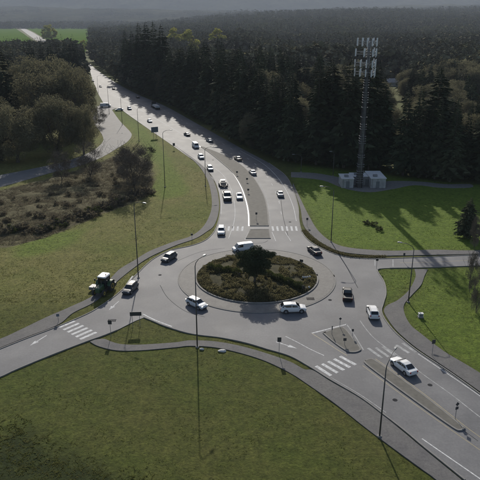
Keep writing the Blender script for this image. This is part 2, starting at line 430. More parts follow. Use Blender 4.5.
arrow((46.7, 335.3), (30, 345.6)); arrow((119, 301), (109, 310)); arrow((276, 341.8), (297, 348.5))
line([(285.5, 336.3), (297, 342), (310, 349), (324, 355.5)], 0.15)
line([(311.5, 333.3), (346.5, 324.3)], 0.28, 'white_paint', 0)
line([(311.5, 333.3), (324, 341), (337, 349.5), (347, 355.5)], 0.15, 'yellow_paint')
line([(346.5, 324.3), (354, 334.5), (363.5, 350)], 0.2, 'worn_paint')
line([(362.5, 365.5), (388, 384.5), (418, 406.5), (452, 430.5), (480, 450), (520, 478)], 0.14, 'yellow_paint')
line([(375.5, 358.8), (402, 377.5), (432, 400), (463, 424.5), (480, 437), (520, 466)], 0.14, 'yellow_paint')
line([(360, 320.5), (366, 329), (374, 338), (384, 346), (396, 354), (424, 375), (452, 395), (480, 417), (520, 446)], 0.15, 'worn_paint')
line([(418, 353.8), (448, 374), (480, 396), (540, 440)], 0.14)
line([(422, 438.6), (450, 458), (480, 478.7), (520, 507)], 0.16)
line([(331, 377.5), (360, 394.5), (386, 412.5)], 0.12, 'worn_paint')
line([(143, 314), (155, 320), (172, 326.5)], 0.25)
line([(132.7, 276), (126.5, 284.5)], 0.28)
line([(204, 169.5), (212.5, 178), (218.6, 189), (221.2, 202), (220.9, 214)], 0.14)
line([(166, 137.5), (190, 153), (206, 163), (220, 172), (229, 184), (233.3, 197), (235, 210), (234, 222), (228.5, 238.5)], 0.13)
line([(199, 145.8), (210, 152.7), (221, 161.7), (232, 171.7), (240.8, 185.5), (246, 200), (248.6, 213), (249, 226)], 0.42, 'glare_white')  # median edge line, widened and whitened to paint in its glare
line([(249, 231.5), (245, 239.5)], 0.2)
line([(203, 146), (224, 154.2), (240, 162.2), (253.5, 174.7), (264, 192), (268.8, 208), (270.5, 225)], 0.14, 'worn_paint')
line([(240, 150.5), (262, 163), (276, 175.5), (286, 190), (293, 206), (296.3, 221)], 0.15)
line([(272, 232), (275.8, 241)], 0.14); line([(285.2, 232), (290.8, 241)], 0.14)
dashes([(150, 102), (190, 125), (225, 145), (250, 160), (266, 175), (277, 195), (281.5, 215), (283, 225)], 0.14)
dashes([(100, 84), (116, 97), (128, 107), (150, 122), (175, 139)], 0.14)
dashes([(94, 76), (106, 84), (122, 94), (140, 104)], 0.14)
line([(97, 82), (112, 93), (124, 100.5), (134, 106.5), (160, 121), (185, 136), (199, 145.8)], 0.32)
line([(99, 81), (114, 91), (128, 98), (150, 108), (178, 125)], 0.2, 'worn_paint')
line([(400, 262.8), (430, 262.2), (480, 260), (600, 256.5)], 0.14, 'yellow_paint')
line([(352, 254.8), (365, 257)], 0.12, 'worn_paint'); line([(375, 260), (375, 266)], 0.25, 'worn_paint', 0); line([(393, 259.5), (393, 267)], 0.2, 'worn_paint', 0)
def patch(pts, m='patch', z=0.002):
    mb = MB(); n = len(pts); mb.add([(p.x, p.y, z) for p in [G(*q) for q in pts]], [tuple(range(n))]); link('road_patch', mb.mesh('road_patch', mats=[M[m]]), road)
patch([(405, 394), (415, 390), (436, 406), (427, 411)])
for k_, (px, py) in enumerate(((160, 275), (330, 300), (430, 385), (290, 222), (213, 160), (395, 400))):
    mb = MB(); p = G(px, py); mb.lathe([(.34, -.05), (.34, .005), (.26, .006), (.01, .006)], 18, 'Z', (p.x, p.y, 0)); link('manhole_cover', mb.mesh('manhole_cover', mats=[M['seam']]), road)
def seam(pts, w=0.10): line(pts, w, 'seam', 6, 'tar_seam', 0.003)
seam([(336, 251), (346, 266), (353, 279), (358, 288)]); seam([(281, 200), (283, 216), (288, 236)]); seam([(160, 285), (168, 298), (185, 311), (205, 317)], 0.08)
seam([(246, 268 - 24.5), (262, 243), (268, 240.5)]); seam([(416, 395), (440, 413), (478, 441)], 0.08); seam([(345, 392), (372, 408), (400, 428)], 0.08); seam([(175, 262), (200, 252), (225, 248)], 0.08)
for px, py in ((310.5, 298.5), (112, 320.5)):
    mb = MB(); p = G(px, py, 0.16 if px > 300 else 0)
    for k in range(6): mb.box((p.x - 0.7 + k * .24, p.y - 0.45, p.z - 0.15), (p.x - 0.54 + k * .24, p.y + 0.45, p.z + 0.012))
    link('drain_grate', mb.mesh('drain_grate', mats=[M['seam']]), apron if px > 300 else road)

# ---- ground sheet with per-vertex kind of turf and painted shade
def nonuni(lo, hi, step, far, n=34):
    mid = list(np.arange(lo, hi + 1e-6, step)); r = (far / (hi - lo)) ** (1 / n)
    up = []; d = step
    x = hi
    while x < far: d *= 1.22; x += d; up.append(x)
    dn = []; d = step; x = lo
    while x > -far: d *= 1.22; x -= d; dn.append(x)
    return np.array(dn[::-1] + mid + up)
gx, gy = nonuni(-150, 150, 1.3, 13000), nonuni(30, 290, 1.3, 13000)
GX, GY = np.meshgrid(gx, gy)
def vnoise(x, y, s, seed):
    """smooth value noise on arrays"""
    rs = np.random.RandomState(seed); T = rs.rand(256, 256)
    x = x * s + 1000; y = y * s + 1000
    i, j = np.floor(x).astype(int), np.floor(y).astype(int); fx, fy = x - i, y - j
    fx = fx * fx * (3 - 2 * fx); fy = fy * fy * (3 - 2 * fy)
    g = lambda a, b: T[a % 256, b % 256]
    return (g(i, j) * (1 - fx) + g(i + 1, j) * fx) * (1 - fy) + (g(i, j + 1) * (1 - fx) + g(i + 1, j + 1) * fx) * fy
def in_poly(x, y, poly):
    ins = np.zeros(x.shape, bool); n = len(poly)
    for i in range(n):
        x1, y1 = poly[i].x, poly[i].y; x2, y2 = poly[(i + 1) % n].x, poly[(i + 1) % n].y
        if y1 == y2: continue
        c = ((y1 > y) != (y2 > y)) & (x < (x2 - x1) * (y - y1) / (y2 - y1) + x1)
        ins ^= c
    return ins
near = (np.abs(GX) < 152) & (GY > 28) & (GY < 292)
Z = -0.03 - 0.06 * vnoise(GX, GY, 0.25, 1) - 0.05 * vnoise(GX, GY, 0.7, 2)
scrub_poly = GL([(-80, 205), (0, 190), (60, 175), (105, 160), (128, 150), (150, 165), (152, 190), (135, 202), (100, 215), (60, 232), (10, 246), (-80, 262)], 3)
SC = in_poly(GX, GY, scrub_poly)
Z = np.where(SC, -0.35 + 0.9 * vnoise(GX, GY, 0.16, 5) * vnoise(GX, GY, 0.5, 6), Z)
Z = np.where(near, Z, -0.15)
lush_poly1 = GL([(292, 180), (302, 203), (318, 231), (332, 242), (348, 248), (400, 251), (480, 250), (700, 246), (700, 190), (480, 185), (300, 165)], 0)
lush_poly2 = GL([(428, 269), (424, 277), (410, 297), (404, 305), (411, 326), (442, 351), (480, 372), (700, 500), (700, 262)], 0)
lush_poly3 = GL([(377, 269), (413, 269), (416, 277), (392, 305), (384, 303)], 0)
lush_poly4 = GL([(108, 111), (122, 111), (148, 130), (160, 145), (190, 190), (185, 195), (160, 200), (150, 185), (160, 170), (133, 133), (120, 121)], 0)
lush_poly5 = GL([(15, 243), (50, 232), (85, 228), (80, 240), (40, 255), (15, 258)], 0)
L = np.zeros(GX.shape)
for pl, w in ((lush_poly1, 1), (lush_poly2, 0.8), (lush_poly3, 0.75), (lush_poly4, 0.8), (lush_poly5, 0.8)):
    L = np.maximum(L, w * in_poly(GX, GY, pl))
nv, nu = GX.shape
Lb = L.copy()
for _ in range(2):
    Lb[1:-1, 1:-1] = (Lb[1:-1, 1:-1] * 2 + Lb[:-2, 1:-1] + Lb[2:, 1:-1] + Lb[1:-1, :-2] + Lb[1:-1, 2:]) / 6
idx = np.arange(nv * nu).reshape(nv, nu)
faces = np.stack([idx[:-1, :-1], idx[:-1, 1:], idx[1:, 1:], idx[1:, :-1]], -1).reshape(-1, 4)
gme = bpy.data.meshes.new('ground')
gme.from_pydata(np.stack([GX, GY, Z], -1).reshape(-1, 3).tolist(), [], faces.tolist())
DRY = np.clip((GY - 92) / 12, 0, 1) * np.clip((2 - GX) / 8, 0, 1) * near
_c = GY * CP + CAM_H * SP
_q = 240 + FPX * GX / _c; _r = 240 - FPX * (GY * SP - CAM_H * CP) / _c
PAINTED_SHADE = np.clip((_r - (424 + 58 * np.clip((_q - 10) / 160, 0, 1.6) - 14 * np.exp(-((_q - 25) / 30) ** 2) + 30 * (vnoise(GX, GY, .3, 61) - .5))) / 26, 0, 1) * (GY < 75) * (GY > 20) * np.clip((210 - _q) / 30, 0, 1)  # mask for the shade painted on the bottom-left lawn
for nm, arr in (('lush', Lb), ('painted_shade', PAINTED_SHADE), ('dry', DRY), ('scrub', SC.astype(float))):
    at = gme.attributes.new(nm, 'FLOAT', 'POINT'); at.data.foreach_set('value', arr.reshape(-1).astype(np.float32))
gme.polygons.foreach_set('use_smooth', [True] * len(gme.polygons))
def ground_mat():
    m = bpy.data.materials.new('turf'); m.use_nodes = True; nt = m.node_tree; b = nt.nodes['Principled BSDF']
    b.inputs['Roughness'].default_value = 0.95; b.inputs['Specular IOR Level'].default_value = 0.15
    pos = nd(nt, 'ShaderNodeNewGeometry').outputs['Position']
    def noi(s, d=5.0, r=0.65):
        n = nd(nt, 'ShaderNodeTexNoise', i_Scale=s, i_Detail=d, i_Roughness=r); nt.links.new(pos, n.inputs['Vector']); return n.outputs['Fac']
    def ramp(f, a, b_, p0=0.3, p1=0.7):
        r = nd(nt, 'ShaderNodeValToRGB'); e = r.color_ramp.elements
        e[0].position, e[1].position = p0, p1; e[0].color = (*a, 1); e[1].color = (*b_, 1); nt.links.new(f, r.inputs[0]); return r.outputs[0]
    def mix(f, a, b_):
        x = nd(nt, 'ShaderNodeMix', data_type='RGBA'); nt.links.new(f, x.inputs[0]); nt.links.new(a, x.inputs[6]); nt.links.new(b_, x.inputs[7]); return x.outputs[2]
    def att(n): 
        a = nd(nt, 'ShaderNodeAttribute', attribute_name=n); return a.outputs['Fac']
    fine, mid, big = noi(3.0, 6, 0.75), noi(0.35), noi(0.05)
    olive = mix(ramp(big, (0, 0, 0), (1, 1, 1), .38, .62), ramp(mid, (0.074, 0.082, 0.019), (0.108, 0.108, 0.030)), ramp(mid, (0.060, 0.080, 0.014), (0.090, 0.106, 0.022)))
    dry = mix(ramp(noi(0.045), (0, 0, 0), (1, 1, 1), .42, .62), ramp(mid, (0.135, 0.132, 0.036), (0.19, 0.178, 0.060)), ramp(mid, (0.100, 0.120, 0.024), (0.145, 0.158, 0.038))); olive = mix(att('dry'), olive, dry)
    lush = ramp(mid, (0.088, 0.140, 0.014), (0.135, 0.190, 0.026))
    scr = ramp(noi(0.5, 6, 0.7), (0.07, 0.062, 0.03), (0.15, 0.135, 0.07))
    c = mix(att('lush'), olive, lush); c = mix(att('scrub'), c, scr); c = mix(att('painted_shade'), c, ramp(mid, (0.020, 0.030, 0.008), (0.045, 0.056, 0.014)))  # last mix puts the bottom-left shade into the turf as dark green
    mul = nd(nt, 'ShaderNodeMix', data_type='RGBA', blend_type='MULTIPLY'); mul.inputs[0].default_value = 0.75
    nt.links.new(c, mul.inputs[6]); nt.links.new(ramp(fine, (0.45, 0.45, 0.45), (1.35, 1.35, 1.35), 0.3, 0.7), mul.inputs[7])
    mul2 = nd(nt, 'ShaderNodeMix', data_type='RGBA', blend_type='MULTIPLY'); mul2.inputs[0].default_value = 0.7
    nt.links.new(mul.outputs[2], mul2.inputs[6]); nt.links.new(ramp(noi(1.1, 8, 0.7), (0.5, 0.52, 0.5), (1.4, 1.36, 1.3), 0.34, 0.68), mul2.inputs[7])
    nt.links.new(mul2.outputs[2], b.inputs['Base Color'])
    bp = nd(nt, 'ShaderNodeBump', i_Strength=0.8, i_Distance=0.25); nt.links.new(fine, bp.inputs['Height']); nt.links.new(bp.outputs[0], b.inputs['Normal'])
    return m
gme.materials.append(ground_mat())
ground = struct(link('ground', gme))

# ---- gravel track to the mast and far pieces of ground
def flat(name, loop, m, z=-0.01, zb=-0.4, smooth=4):
    return struct(link(name, poly_mesh(name, GL(loop, smooth), z, zb, M[m])))
flat('gravel_track', [(291, 172), (315, 173), (338, 177), (352, 180), (372, 184), (388, 181), (420, 181.5), (445, 184), (470, 184), (470, 187.5), (440, 187.5), (415, 185), (392, 189), (370, 192), (345, 188.5), (322, 180), (291, 177)], 'gravel')
M['field'] = mat('field_grass', (0.065, 0.12, 0.02), (0.10, 0.15, 0.03), 0.02, 0.95, spec=0.0)
flat('field', [(22, 26.6), (60, 26.6), (92, 27), (92, 40), (84, 54), (66, 50), (48, 40.3), (34, 32)], 'field', 0.0, -1, 0)
flat('field', [(-90, 27), (13, 26.8), (24, 34), (35, 42), (20, 50), (-90, 50)], 'field', 0.0, -1, 0)
flat('far_highway', [(16, 25.6), (18.5, 25.6), (33, 32.5), (48, 41.5), (78, 52), (86, 59), (80, 60), (64, 51), (38, 42), (27, 34)], 'old_asphalt', 0.05, -1, 0)
# distant hills: a long wooded ridge
def hills(name, y0, depth, hmax, hmin, seed, col, nx=150, ny=30, xspan=9000):
    xs = np.linspace(-xspan, xspan, nx); ts = np.linspace(0, 1, ny)
    X, T = np.meshgrid(xs, ts); Y = y0 + depth * T
    base = hmin + (hmax - hmin) * vnoise(X, Y * 0 + seed * 37.0, 0.00045, seed)
    Zh = base * np.sin(np.minimum(T * 1.15, 1) * math.pi / 2) ** 1.3 * (0.85 + 0.3 * vnoise(X, Y, 0.002, seed + 1)) + 26 * vnoise(X, Y, 0.011, seed + 2) * np.minimum(1, T * 5) - 0.5
    i = np.arange(nx * ny).reshape(ny, nx)
    f = np.stack([i[:-1, :-1], i[:-1, 1:], i[1:, 1:], i[1:, :-1]], -1).reshape(-1, 4)
    me = bpy.data.meshes.new(name); me.from_pydata(np.stack([X, Y, Zh], -1).reshape(-1, 3).tolist(), [], f.tolist()); me.materials.append(col)
    me.polygons.foreach_set('use_smooth', [True] * len(me.polygons))
    HILLS.append((X, Y, Zh))
    return struct(link(name, me))
HILLS = []
M['hill'] = mat('wooded_hill', (0.012, 0.016, 0.010), (0.075, 0.074, 0.045), 0.0045, 1.0, spec=0.0, bump=1.0, bscale=0.03, bdist=20, detail=8)
def rise():
    ys = np.linspace(1250, 4300, 60); xs = np.linspace(-.5, .62, 130)
    A, Y = np.meshgrid(xs, ys); X = A * Y
    T = (Y - 1250) / 3050
    sm = np.clip((A + .225) / .28, 0, 1); sm = sm * sm * (3 - 2 * sm)
    Zr = sm * (78 * np.clip(T * 1.7, 0, 1) ** 1.2 * (.6 + .7 * vnoise(X, Y, .0016, 45)) + 8 * vnoise(X, Y, .01, 46) * np.minimum(1, T * 6)) - .4
    i = np.arange(X.size).reshape(X.shape)
    me = bpy.data.meshes.new('hills'); me.from_pydata(np.stack([X, Y, Zr], -1).reshape(-1, 3).tolist(), [], np.stack([i[:-1, :-1], i[:-1, 1:], i[1:, 1:], i[1:, :-1]], -1).reshape(-1, 4).tolist())
    me.materials.append(M['hill']); me.polygons.foreach_set('use_smooth', [True] * len(me.polygons))
    struct(link('hills', me)); return X, Y, Zr, xs, ys
RISE = rise()
hills('hills', 4200, 2000, 170, 90, 21, M['hill'], 260, 60)
hills('hills', 6300, 3200, 640, 500, 33, M['hill'], 260, 60)

# ================================================================== VEGETATION MESHES
def mesh_np(name, V, F, m, smooth=False):
    me = bpy.data.meshes.new(name)
    V = np.asarray(V, np.float32).reshape(-1, 3); F = np.asarray(F, np.int32)
    k = F.shape[1]
    me.vertices.add(len(V)); me.vertices.foreach_set('co', V.reshape(-1))
    me.loops.add(F.size); me.loops.foreach_set('vertex_index', F.reshape(-1))
    me.polygons.add(len(F)); me.polygons.foreach_set('loop_start', np.arange(0, F.size, k, dtype=np.int32)); me.polygons.foreach_set('loop_total', np.full(len(F), k, np.int32))
    if m: me.materials.append(m)
    me.update(calc_edges=True); me.validate()
    return me
def leaf_quads(Pc, size, rs, aspect=1.0, up=0.0):
    """one randomly turned quad per point; returns V (n*4,3), F (n,4)"""
    n = len(Pc)
    a = rs.normal(size=(n, 3)); a[:, 2] += up; a /= np.linalg.norm(a, axis=1)[:, None]
    b = rs.normal(size=(n, 3)); b -= (a * b).sum(1)[:, None] * a; b /= np.linalg.norm(b, axis=1)[:, None]
    s = size * rs.uniform(0.6, 1.4, (n, 1))
    a = a * s; b = b * s * aspect
    V = np.stack([Pc - a - b, Pc + a - b, Pc + a + b, Pc - a + b], 1).reshape(-1, 3)
    return V, np.arange(n * 4).reshape(n, 4)
def conifer_tris(seed, h=1.0, r=0.16, layers=26, per=8, base=0.1, fine=True):
    rs = np.random.RandomState(seed); T = []
    lean = rs.uniform(-.015, .015, 2) * h
    for i in range(layers):
        t = (i + rs.uniform(-.3, .3)) / layers; t = min(max(t, 0), 0.985)
        z = h * (base + (1 - base) * t)
        rad = r * h * ((1 - t) ** 0.75) * (0.62 + 0.38 * min(1, t * 6)) * rs.uniform(0.75, 1.18) + 0.008 * h
        n = max(4, int(per * (0.55 + 0.6 * (1 - t))))
        a0 = rs.uniform(0, 6.28)
        for k in range(n):
            a = a0 + 6.283 * k / n + rs.uniform(-.35, .35); L_ = rad * rs.uniform(0.6, 1.25)
            d = np.array([math.cos(a), math.sin(a), 0]); s = np.array([-d[1], d[0], 0])
            o = np.array([lean[0] * t, lean[1] * t, z])
            droop = rs.uniform(.12, .62) * L_ * (1 - t * .6)
            p1 = o + d * L_ * .5 + np.array([0, 0, 0.08 * L_ - droop * .3]); p2 = o + d * L_ + np.array([0, 0, -droop])
            w = L_ * rs.uniform(.16, .28)
            T += [(o, p1 + s * w, p2), (o, p2, p1 - s * w)]
            if fine:
                hang = np.array([0, 0, -rs.uniform(.16, .34) * L_])
                T += [(p1 + s * w, p1 - s * w, p1 + d * .2 * L_ + hang * 1.2), (o + d * .25 * L_, p2, p1 + hang * 1.4 + s * w * rs.uniform(-.6, .6))]
                for q in range(4):
                    e = o + (p2 - o) * rs.uniform(.3, .95) + s * w * rs.uniform(-1, 1)
                    T.append((e, e + d * .2 * L_ + hang * rs.uniform(.1, 1.0), e + s * w * rs.choice([-1, 1]) * .7 + hang * .6))
    T.append((np.array([-.006 * h, 0, h * .94]), np.array([.006 * h, 0, h * .94]), np.array([lean[0], lean[1], h * 1.02])))
    return np.array(T)
def tri_mesh(name, T, m):
    return mesh_np(name, T.reshape(-1, 3), np.arange(len(T) * 3).reshape(-1, 3), m)
def trunk_mesh(name, h, r, seed=0, limbs=0, spread=0.3, levels=2, z0=0.25):
    rs = random.Random(seed); mb = MB()
    def grow(p, d, L_, r0, lv):
        pts = [p]; rad = [r0]; q = p.copy(); dd = d.copy(); n = 4
        for i in range(n):
            dd = (dd + Vector((rs.uniform(-.18, .18), rs.uniform(-.18, .18), rs.uniform(-.02, .12)))).normalized()
            q = q + dd * L_ / n; pts.append(q.copy()); rad.append(max(r0 * (1 - 0.75 * (i + 1) / n), 0.015))
            if lv > 0 and i >= 1:
                for _ in range(2):
                    a = rs.uniform(0, 6.28); side = Vector((math.cos(a), math.sin(a), rs.uniform(.1, .7)))
                    grow(q.copy(), (dd * .5 + side * .8).normalized(), L_ * rs.uniform(.4, .62), r0 * .42, lv - 1)
        mb.tube(pts, rad, 5 if lv else 4, caps=False)
        tips.append(q)
    tips = []
    if limbs == 0:
        mb.tube([(0, 0, -0.3), (0, 0, h * .5), (0, 0, h * .97)], [r, r * .6, r * .08], 7)
    else:
        mb.tube([(0, 0, -0.3), (0, 0, h * z0 * .5), (0.02 * h, 0, h * z0)], [r * 1.25, r, r * .9], 8)
        for k in range(limbs):
            a = 6.28 * k / limbs + rs.uniform(-.4, .4)
            sp = spread * rs.uniform(.4, 1.3)
            grow(Vector((0.02 * h, 0, h * z0 * rs.uniform(.8, 1))), Vector((math.cos(a) * sp, math.sin(a) * sp, 1)).normalized(), h * (1 - z0) * rs.uniform(.75, .98), r * .62, levels)
    return mb.mesh(name, mats=[M['bark']], recalc=False), tips
def crown_cloud(h, r, seed, n, size, z0=0.3, clumps=26, aspect=1.0, flat_=0.8):
    """leaf quads gathered in uneven clumps over a rounded crown"""
    rs = np.random.RandomState(seed)
    cz, rz = h * (z0 + (1 - z0) * .5), h * (1 - z0) * .52
    u = rs.normal(size=(clumps, 3)); u /= np.linalg.norm(u, axis=1)[:, None]
    rad = rs.uniform(.45, .95, (clumps, 1)) ** .7
    c = u * rad * np.array([r, r, rz]) + np.array([0, 0, cz])
    cr = rs.uniform(.22, .42, clumps) * r
    k = rs.randint(0, clumps, n)
    v = rs.normal(size=(n, 3)); v /= np.linalg.norm(v, axis=1)[:, None]
    p = c[k] + v * (rs.uniform(.25, 1, (n, 1)) ** .5) * cr[k][:, None] * np.array([1, 1, flat_])
    return leaf_quads(p, size, rs, aspect)

CON = []
for i, (r, la, pe) in enumerate(((.15, 40, 11), (.18, 36, 11), (.135, 42, 10), (.20, 34, 12), (.165, 38, 10))):
    CON.append((trunk_mesh('trunk', 1.0, 0.012)[0], tri_mesh('crown', conifer_tris(40 + i, 1.0, r, la, pe), M['conifer'])))
BRO = []
for i in range(4):
    tm, _ = trunk_mesh('trunk', 7.4, 0.28, 60 + i, 5, .55, 2, .22)
    V, F = crown_cloud(10, 4.3, 70 + i, 22000, 0.12, .10, 90, .28)
    BRO.append((tm, mesh_np('crown', V, F, M['broadleaf'])))
BARE = []
for i in range(3):
    tm, _ = trunk_mesh('trunk', 8.2, 0.11, 80 + i, 6, .5, 2, .12)
    V, F = crown_cloud(10, 3.6, 90 + i, 9000, 0.15, .06, 50, .13)
    BARE.append((tm, mesh_np('crown', V, F, M['bare'])))
YEL = []
for i in range(2):
    tm, _ = trunk_mesh('trunk', 10, 0.2, 95 + i, 5, .4, 1, .2)
    V, F = crown_cloud(10, 3.2, 97 + i, 3000, 0.2, .12, 30, .7)
    YEL.append((tm, mesh_np('crown', V, F, M['yellowleaf'])))
BUSH = []
for i in range(3):
    V, F = crown_cloud(1.0, .62, 100 + i, 900, 0.045, .0, 14, .5, .9)
    tm, _ = trunk_mesh('stem', 1.0, 0.03, 104 + i, 5, .8, 1, .1)
    BUSH.append((tm, mesh_np('foliage', V, F, M['brush']), mesh_np('foliage', V, F, M['bramble'])))
def tree(name, proto, loc, scale, label, cat='tree', group=None, rz=None, sx=1.0, parts=('trunk', 'crown')):
    e = empty(name, loc, label, cat, group, rnd.uniform(0, 6.28) if rz is None else rz)
    e.scale = (scale * sx, scale * sx, scale)
    for nm, me in zip(parts, proto): link(nm, me, e)
    return e

# ---- forest: spots on both sides of the highway
road_clear = [Vector((p.x, p.y)) for p in GL(EA_UP[9:]) + GL(FAR_L)]
def forest_region(x, y):
    """true where the dense wood stands"""
    right = in_poly(x, y, GL([(700, 178), (600, 181), (480, 180), (440, 180), (400, 176), (372, 171.5), (352, 169), (330, 168), (302, 166), (288, 163.5), (270, 157), (240, 144), (196, 119.5), (166, 103), (139, 92.5), (120, 83), (106, 73.5), (98, 66), (92, 57), (90, 48), (95, 37), (700, 30)], 0))
    left = in_poly(x, y, GL([(-160, 150), (-30, 128), (0, 116), (40, 104), (70, 92), (84, 84), (86, 72), (78, 60), (60, 55), (36, 54), (-160, 54)], 0))
    return right, left
YMAX = 1500
cand = []
xs_ = np.arange(-620, 760, 7.0); ys_ = np.arange(150, YMAX, 7.0)
XX, YY = np.meshgrid(xs_, ys_)
XX = XX + nrs.uniform(-3.2, 3.2, XX.shape); YY = YY + nrs.uniform(-3.2, 3.2, YY.shape)
fr, fl = forest_region(XX, YY)
pxx = 240 + FPX * XX / (YY * CP + CAM_H * SP)
keep = (fr | fl) & (pxx > -70) & (pxx < 560)
# small meadows and a lane that open the wood (strips running away from the road)
for x0, y0, x1, y1, w in ((47.3, 172, 116.6, 470, 4.5), (120, 485, 121, 486, 40), (66, 260, 80, 300, 9), (44, 175, 70, 270, 4), (115, 285, 165, 410, 6), (25, 185, 34, 330, 3.5), (80, 420, 115, 470, 14), (160, 330, 215, 400, 12), (-40, 560, -60, 900, 18)):
    ax, ay = x1 - x0, y1 - y0; t = np.clip(((XX - x0) * ax + (YY - y0) * ay) / (ax * ax + ay * ay), 0, 1)
    keep &= np.hypot(XX - x0 - t * ax, YY - y0 - t * ay) > w
dens = vnoise(XX, YY, 0.02, 9)
thin = np.where(YY > 700, 0.62, 0.86)
keep &= nrs.rand(*XX.shape) < thin * np.where(dens < 0.25, 0.55, 1.0)
X1, Y1, D1 = XX[keep], YY[keep], dens[keep]
RIGHT = fr[keep]
PX1 = pxx[keep]
order = np.argsort(Y1 + np.abs(PX1 - 240) * 0.0 + np.where((PX1 < 0) | (PX1 > 480), 4000, 0))
X1, Y1, D1, RIGHT = X1[order], Y1[order], D1[order], RIGHT[order]
nb = vnoise(X1, Y1, 0.011, 77)
nb2 = vnoise(X1, Y1, 0.008, 78) + .25 * vnoise(X1, Y1, 0.05, 79)
def tree_h(x, y, d, i):
    h = (16 + 15 * d + 9 * (nrs.rand() - .5)) * (0.72 + 0.5 * float(nb2[i]))
    if x < -60 and y > 400 and x < -0.30 * y: h = 21 + 11 * d
    return h
n_con = n_bro = 0
rest = []
def wood_row(line_px, hs, step, offs, jit, lab, grp):
    global n_con
    pts = GL(line_px, 40); acc = 0
    for i in range(len(pts) - 1):
        acc += (pts[i + 1] - pts[i]).length
        if acc < step: continue
        acc = 0
        t = i / len(pts); h = hs[0] + (hs[1] - hs[0]) * t + rnd.uniform(-4, 4)
        d = (pts[i + 1] - pts[i]).normalized(); nrm = Vector((d.y, -d.x, 0))
        p = pts[i] + nrm * (offs + rnd.uniform(0, jit))
        q = P(p.x, p.y)[0]
        if 387 < q < 400 or 471 < q < 478: continue
        n_con += 1
        tree('conifer_tree', CON[rnd.randrange(5)], (p.x, p.y, -0.15), h, lab, 'tree', grp, sx=rnd.uniform(1.15, 1.7))
wood_row([(290, 165), (270, 158.5), (240, 145.5), (196, 121), (166, 104.5), (139, 93.5), (118, 83)], (30, 32), 5.6, 2.5, 7, 'dark conifer at the edge of the wood shading the highway lanes', 'conifers along the highway edge')
wood_row([(284, 160), (262, 151), (240, 141.5), (210, 126), (180, 109)], (31, 33), 8, 2, 6, 'dark conifer at the edge of the wood shading the highway lanes', 'conifers along the highway edge')
wood_row([(445, 176), (405, 171.5), (375, 167), (350, 165), (325, 164.5), (304, 163.5)], (29, 36), 5.5, 0, 6, 'dark conifer in the front row of the wood behind the green field', 'front row conifers behind the green field')
wood_row([(700, 180), (560, 181), (480, 181), (440, 181), (405, 175.5), (375, 170.5), (350, 168.5), (325, 168), (300, 166.5)], (19, 36), 5.0, 0, 9, 'dark conifer in the front row of the wood behind the green field', 'front row conifers behind the green field')

for i in range(len(X1)):
    x, y = float(X1[i]), float(Y1[i])
    h = tree_h(x, y, float(D1[i]), i)
    brown = (y > 235 and nb[i] > 0.56 and nrs.rand() < 0.7) or (y > 380 and nrs.rand() < .5) or (x > 55 and y > 205 and y < 340 and nrs.rand() < .4)
    if n_con < 296 and not brown and y < 560:
        n_con += 1
        k = rnd.randrange(5)
        if RIGHT[i]:
            lab, grp = ('tall dark conifer deep in the dense wood behind the front rows', 'conifers deep in the wood')
        else:
            lab, grp = ('dark conifer in the wood left of the highway behind the olive trees', 'conifers of the wood left of the highway')
        tree('conifer_tree', CON[k], (x, y, -0.15), h, lab, 'tree', grp, sx=rnd.uniform(.9, 1.35))
    elif brown and n_bro < 140 and y < 560:
        n_bro += 1
        tree('broadleaf_tree', BRO[rnd.randrange(4)], (x, y, -0.15), h * .072, 'bare brownish broadleaf tree among the conifers of the wood', 'tree', 'bare broadleaf trees among the conifers', sx=rnd.uniform(.8, 1.1))
    else:
        rest.append((x, y, h, brown))
# the rest of the wood as one mass
mid_t = [conifer_tris(200 + i, 1.0, (.17, .2, .15, .23)[i], 17, 8, .08, False) for i in range(4)]
low_t = [conifer_tris(300 + i, 1.0, (.19, .23, .17)[i], 8, 5, .05, False) for i in range(3)]
def mass(name, items, protos, m, label, wid=(1.0, 1.4)):
    out = []
    for x, y, h in items:
        T = protos[rnd.randrange(len(protos))]; a = rnd.uniform(0, 6.28); c, s = math.cos(a), math.sin(a); w = rnd.uniform(*wid)
        Q = np.empty_like(T)
        Q[..., 0] = (T[..., 0] * c - T[..., 1] * s) * h * w + x; Q[..., 1] = (T[..., 0] * s + T[..., 1] * c) * h * w + y; Q[..., 2] = T[..., 2] * h - 0.2
        out.append(Q)
    o = link(name, tri_mesh(name, np.concatenate(out), m))
    return tag(o, label, 'forest', kind='stuff')
def blob_tris(seed, n=150, z0=.1):
    V, F = crown_cloud(1.0, .34, seed, n, 0.05, z0, 14, .8)
    V = V.reshape(-1, 4, 3)
    return np.concatenate([V[:, [0, 1, 2]], V[:, [0, 2, 3]]])
blobs = [blob_tris(400 + i) for i in range(3)]
mass('conifer_forest', [(x, y, h) for x, y, h, b in rest if not b and y < 800], mid_t, M['conifer_far'], 'dark conifer forest stretching back behind the roundabout')
mass('conifer_forest', [(x, y, h) for x, y, h, b in rest if not b and y >= 800], low_t, M['conifer_far'], 'hazy distant conifer forest towards the hills')
M['far_brown'] = mat('far_bare_crowns', (0.085, 0.078, 0.055), (0.14, 0.128, 0.085), 0.03, 1.0, spec=0.0, col3=(0.17, 0.16, 0.06), scale3=0.01, fac3=0.5)
mass('broadleaf_forest', [(x, y, h * .8) for x, y, h, b in rest if b], blobs, M['far_brown'], 'brownish bare woodland between the distant conifers', (.9, 1.3))
far = []
far_b = []
for _ in range(9000):
    y = rnd.uniform(1500, 3900); x = rnd.uniform(-.46, .46) * y
    d = float(vnoise(np.array([x]), np.array([y]), 0.004, 15)[0])
    if d < 0.42: continue
    q = P(x, y)
    if q[0] < 89 and q[1] > 26.5: continue
    (far_b if rnd.random() < .3 else far).append((x, y, rnd.uniform(16, 30)))
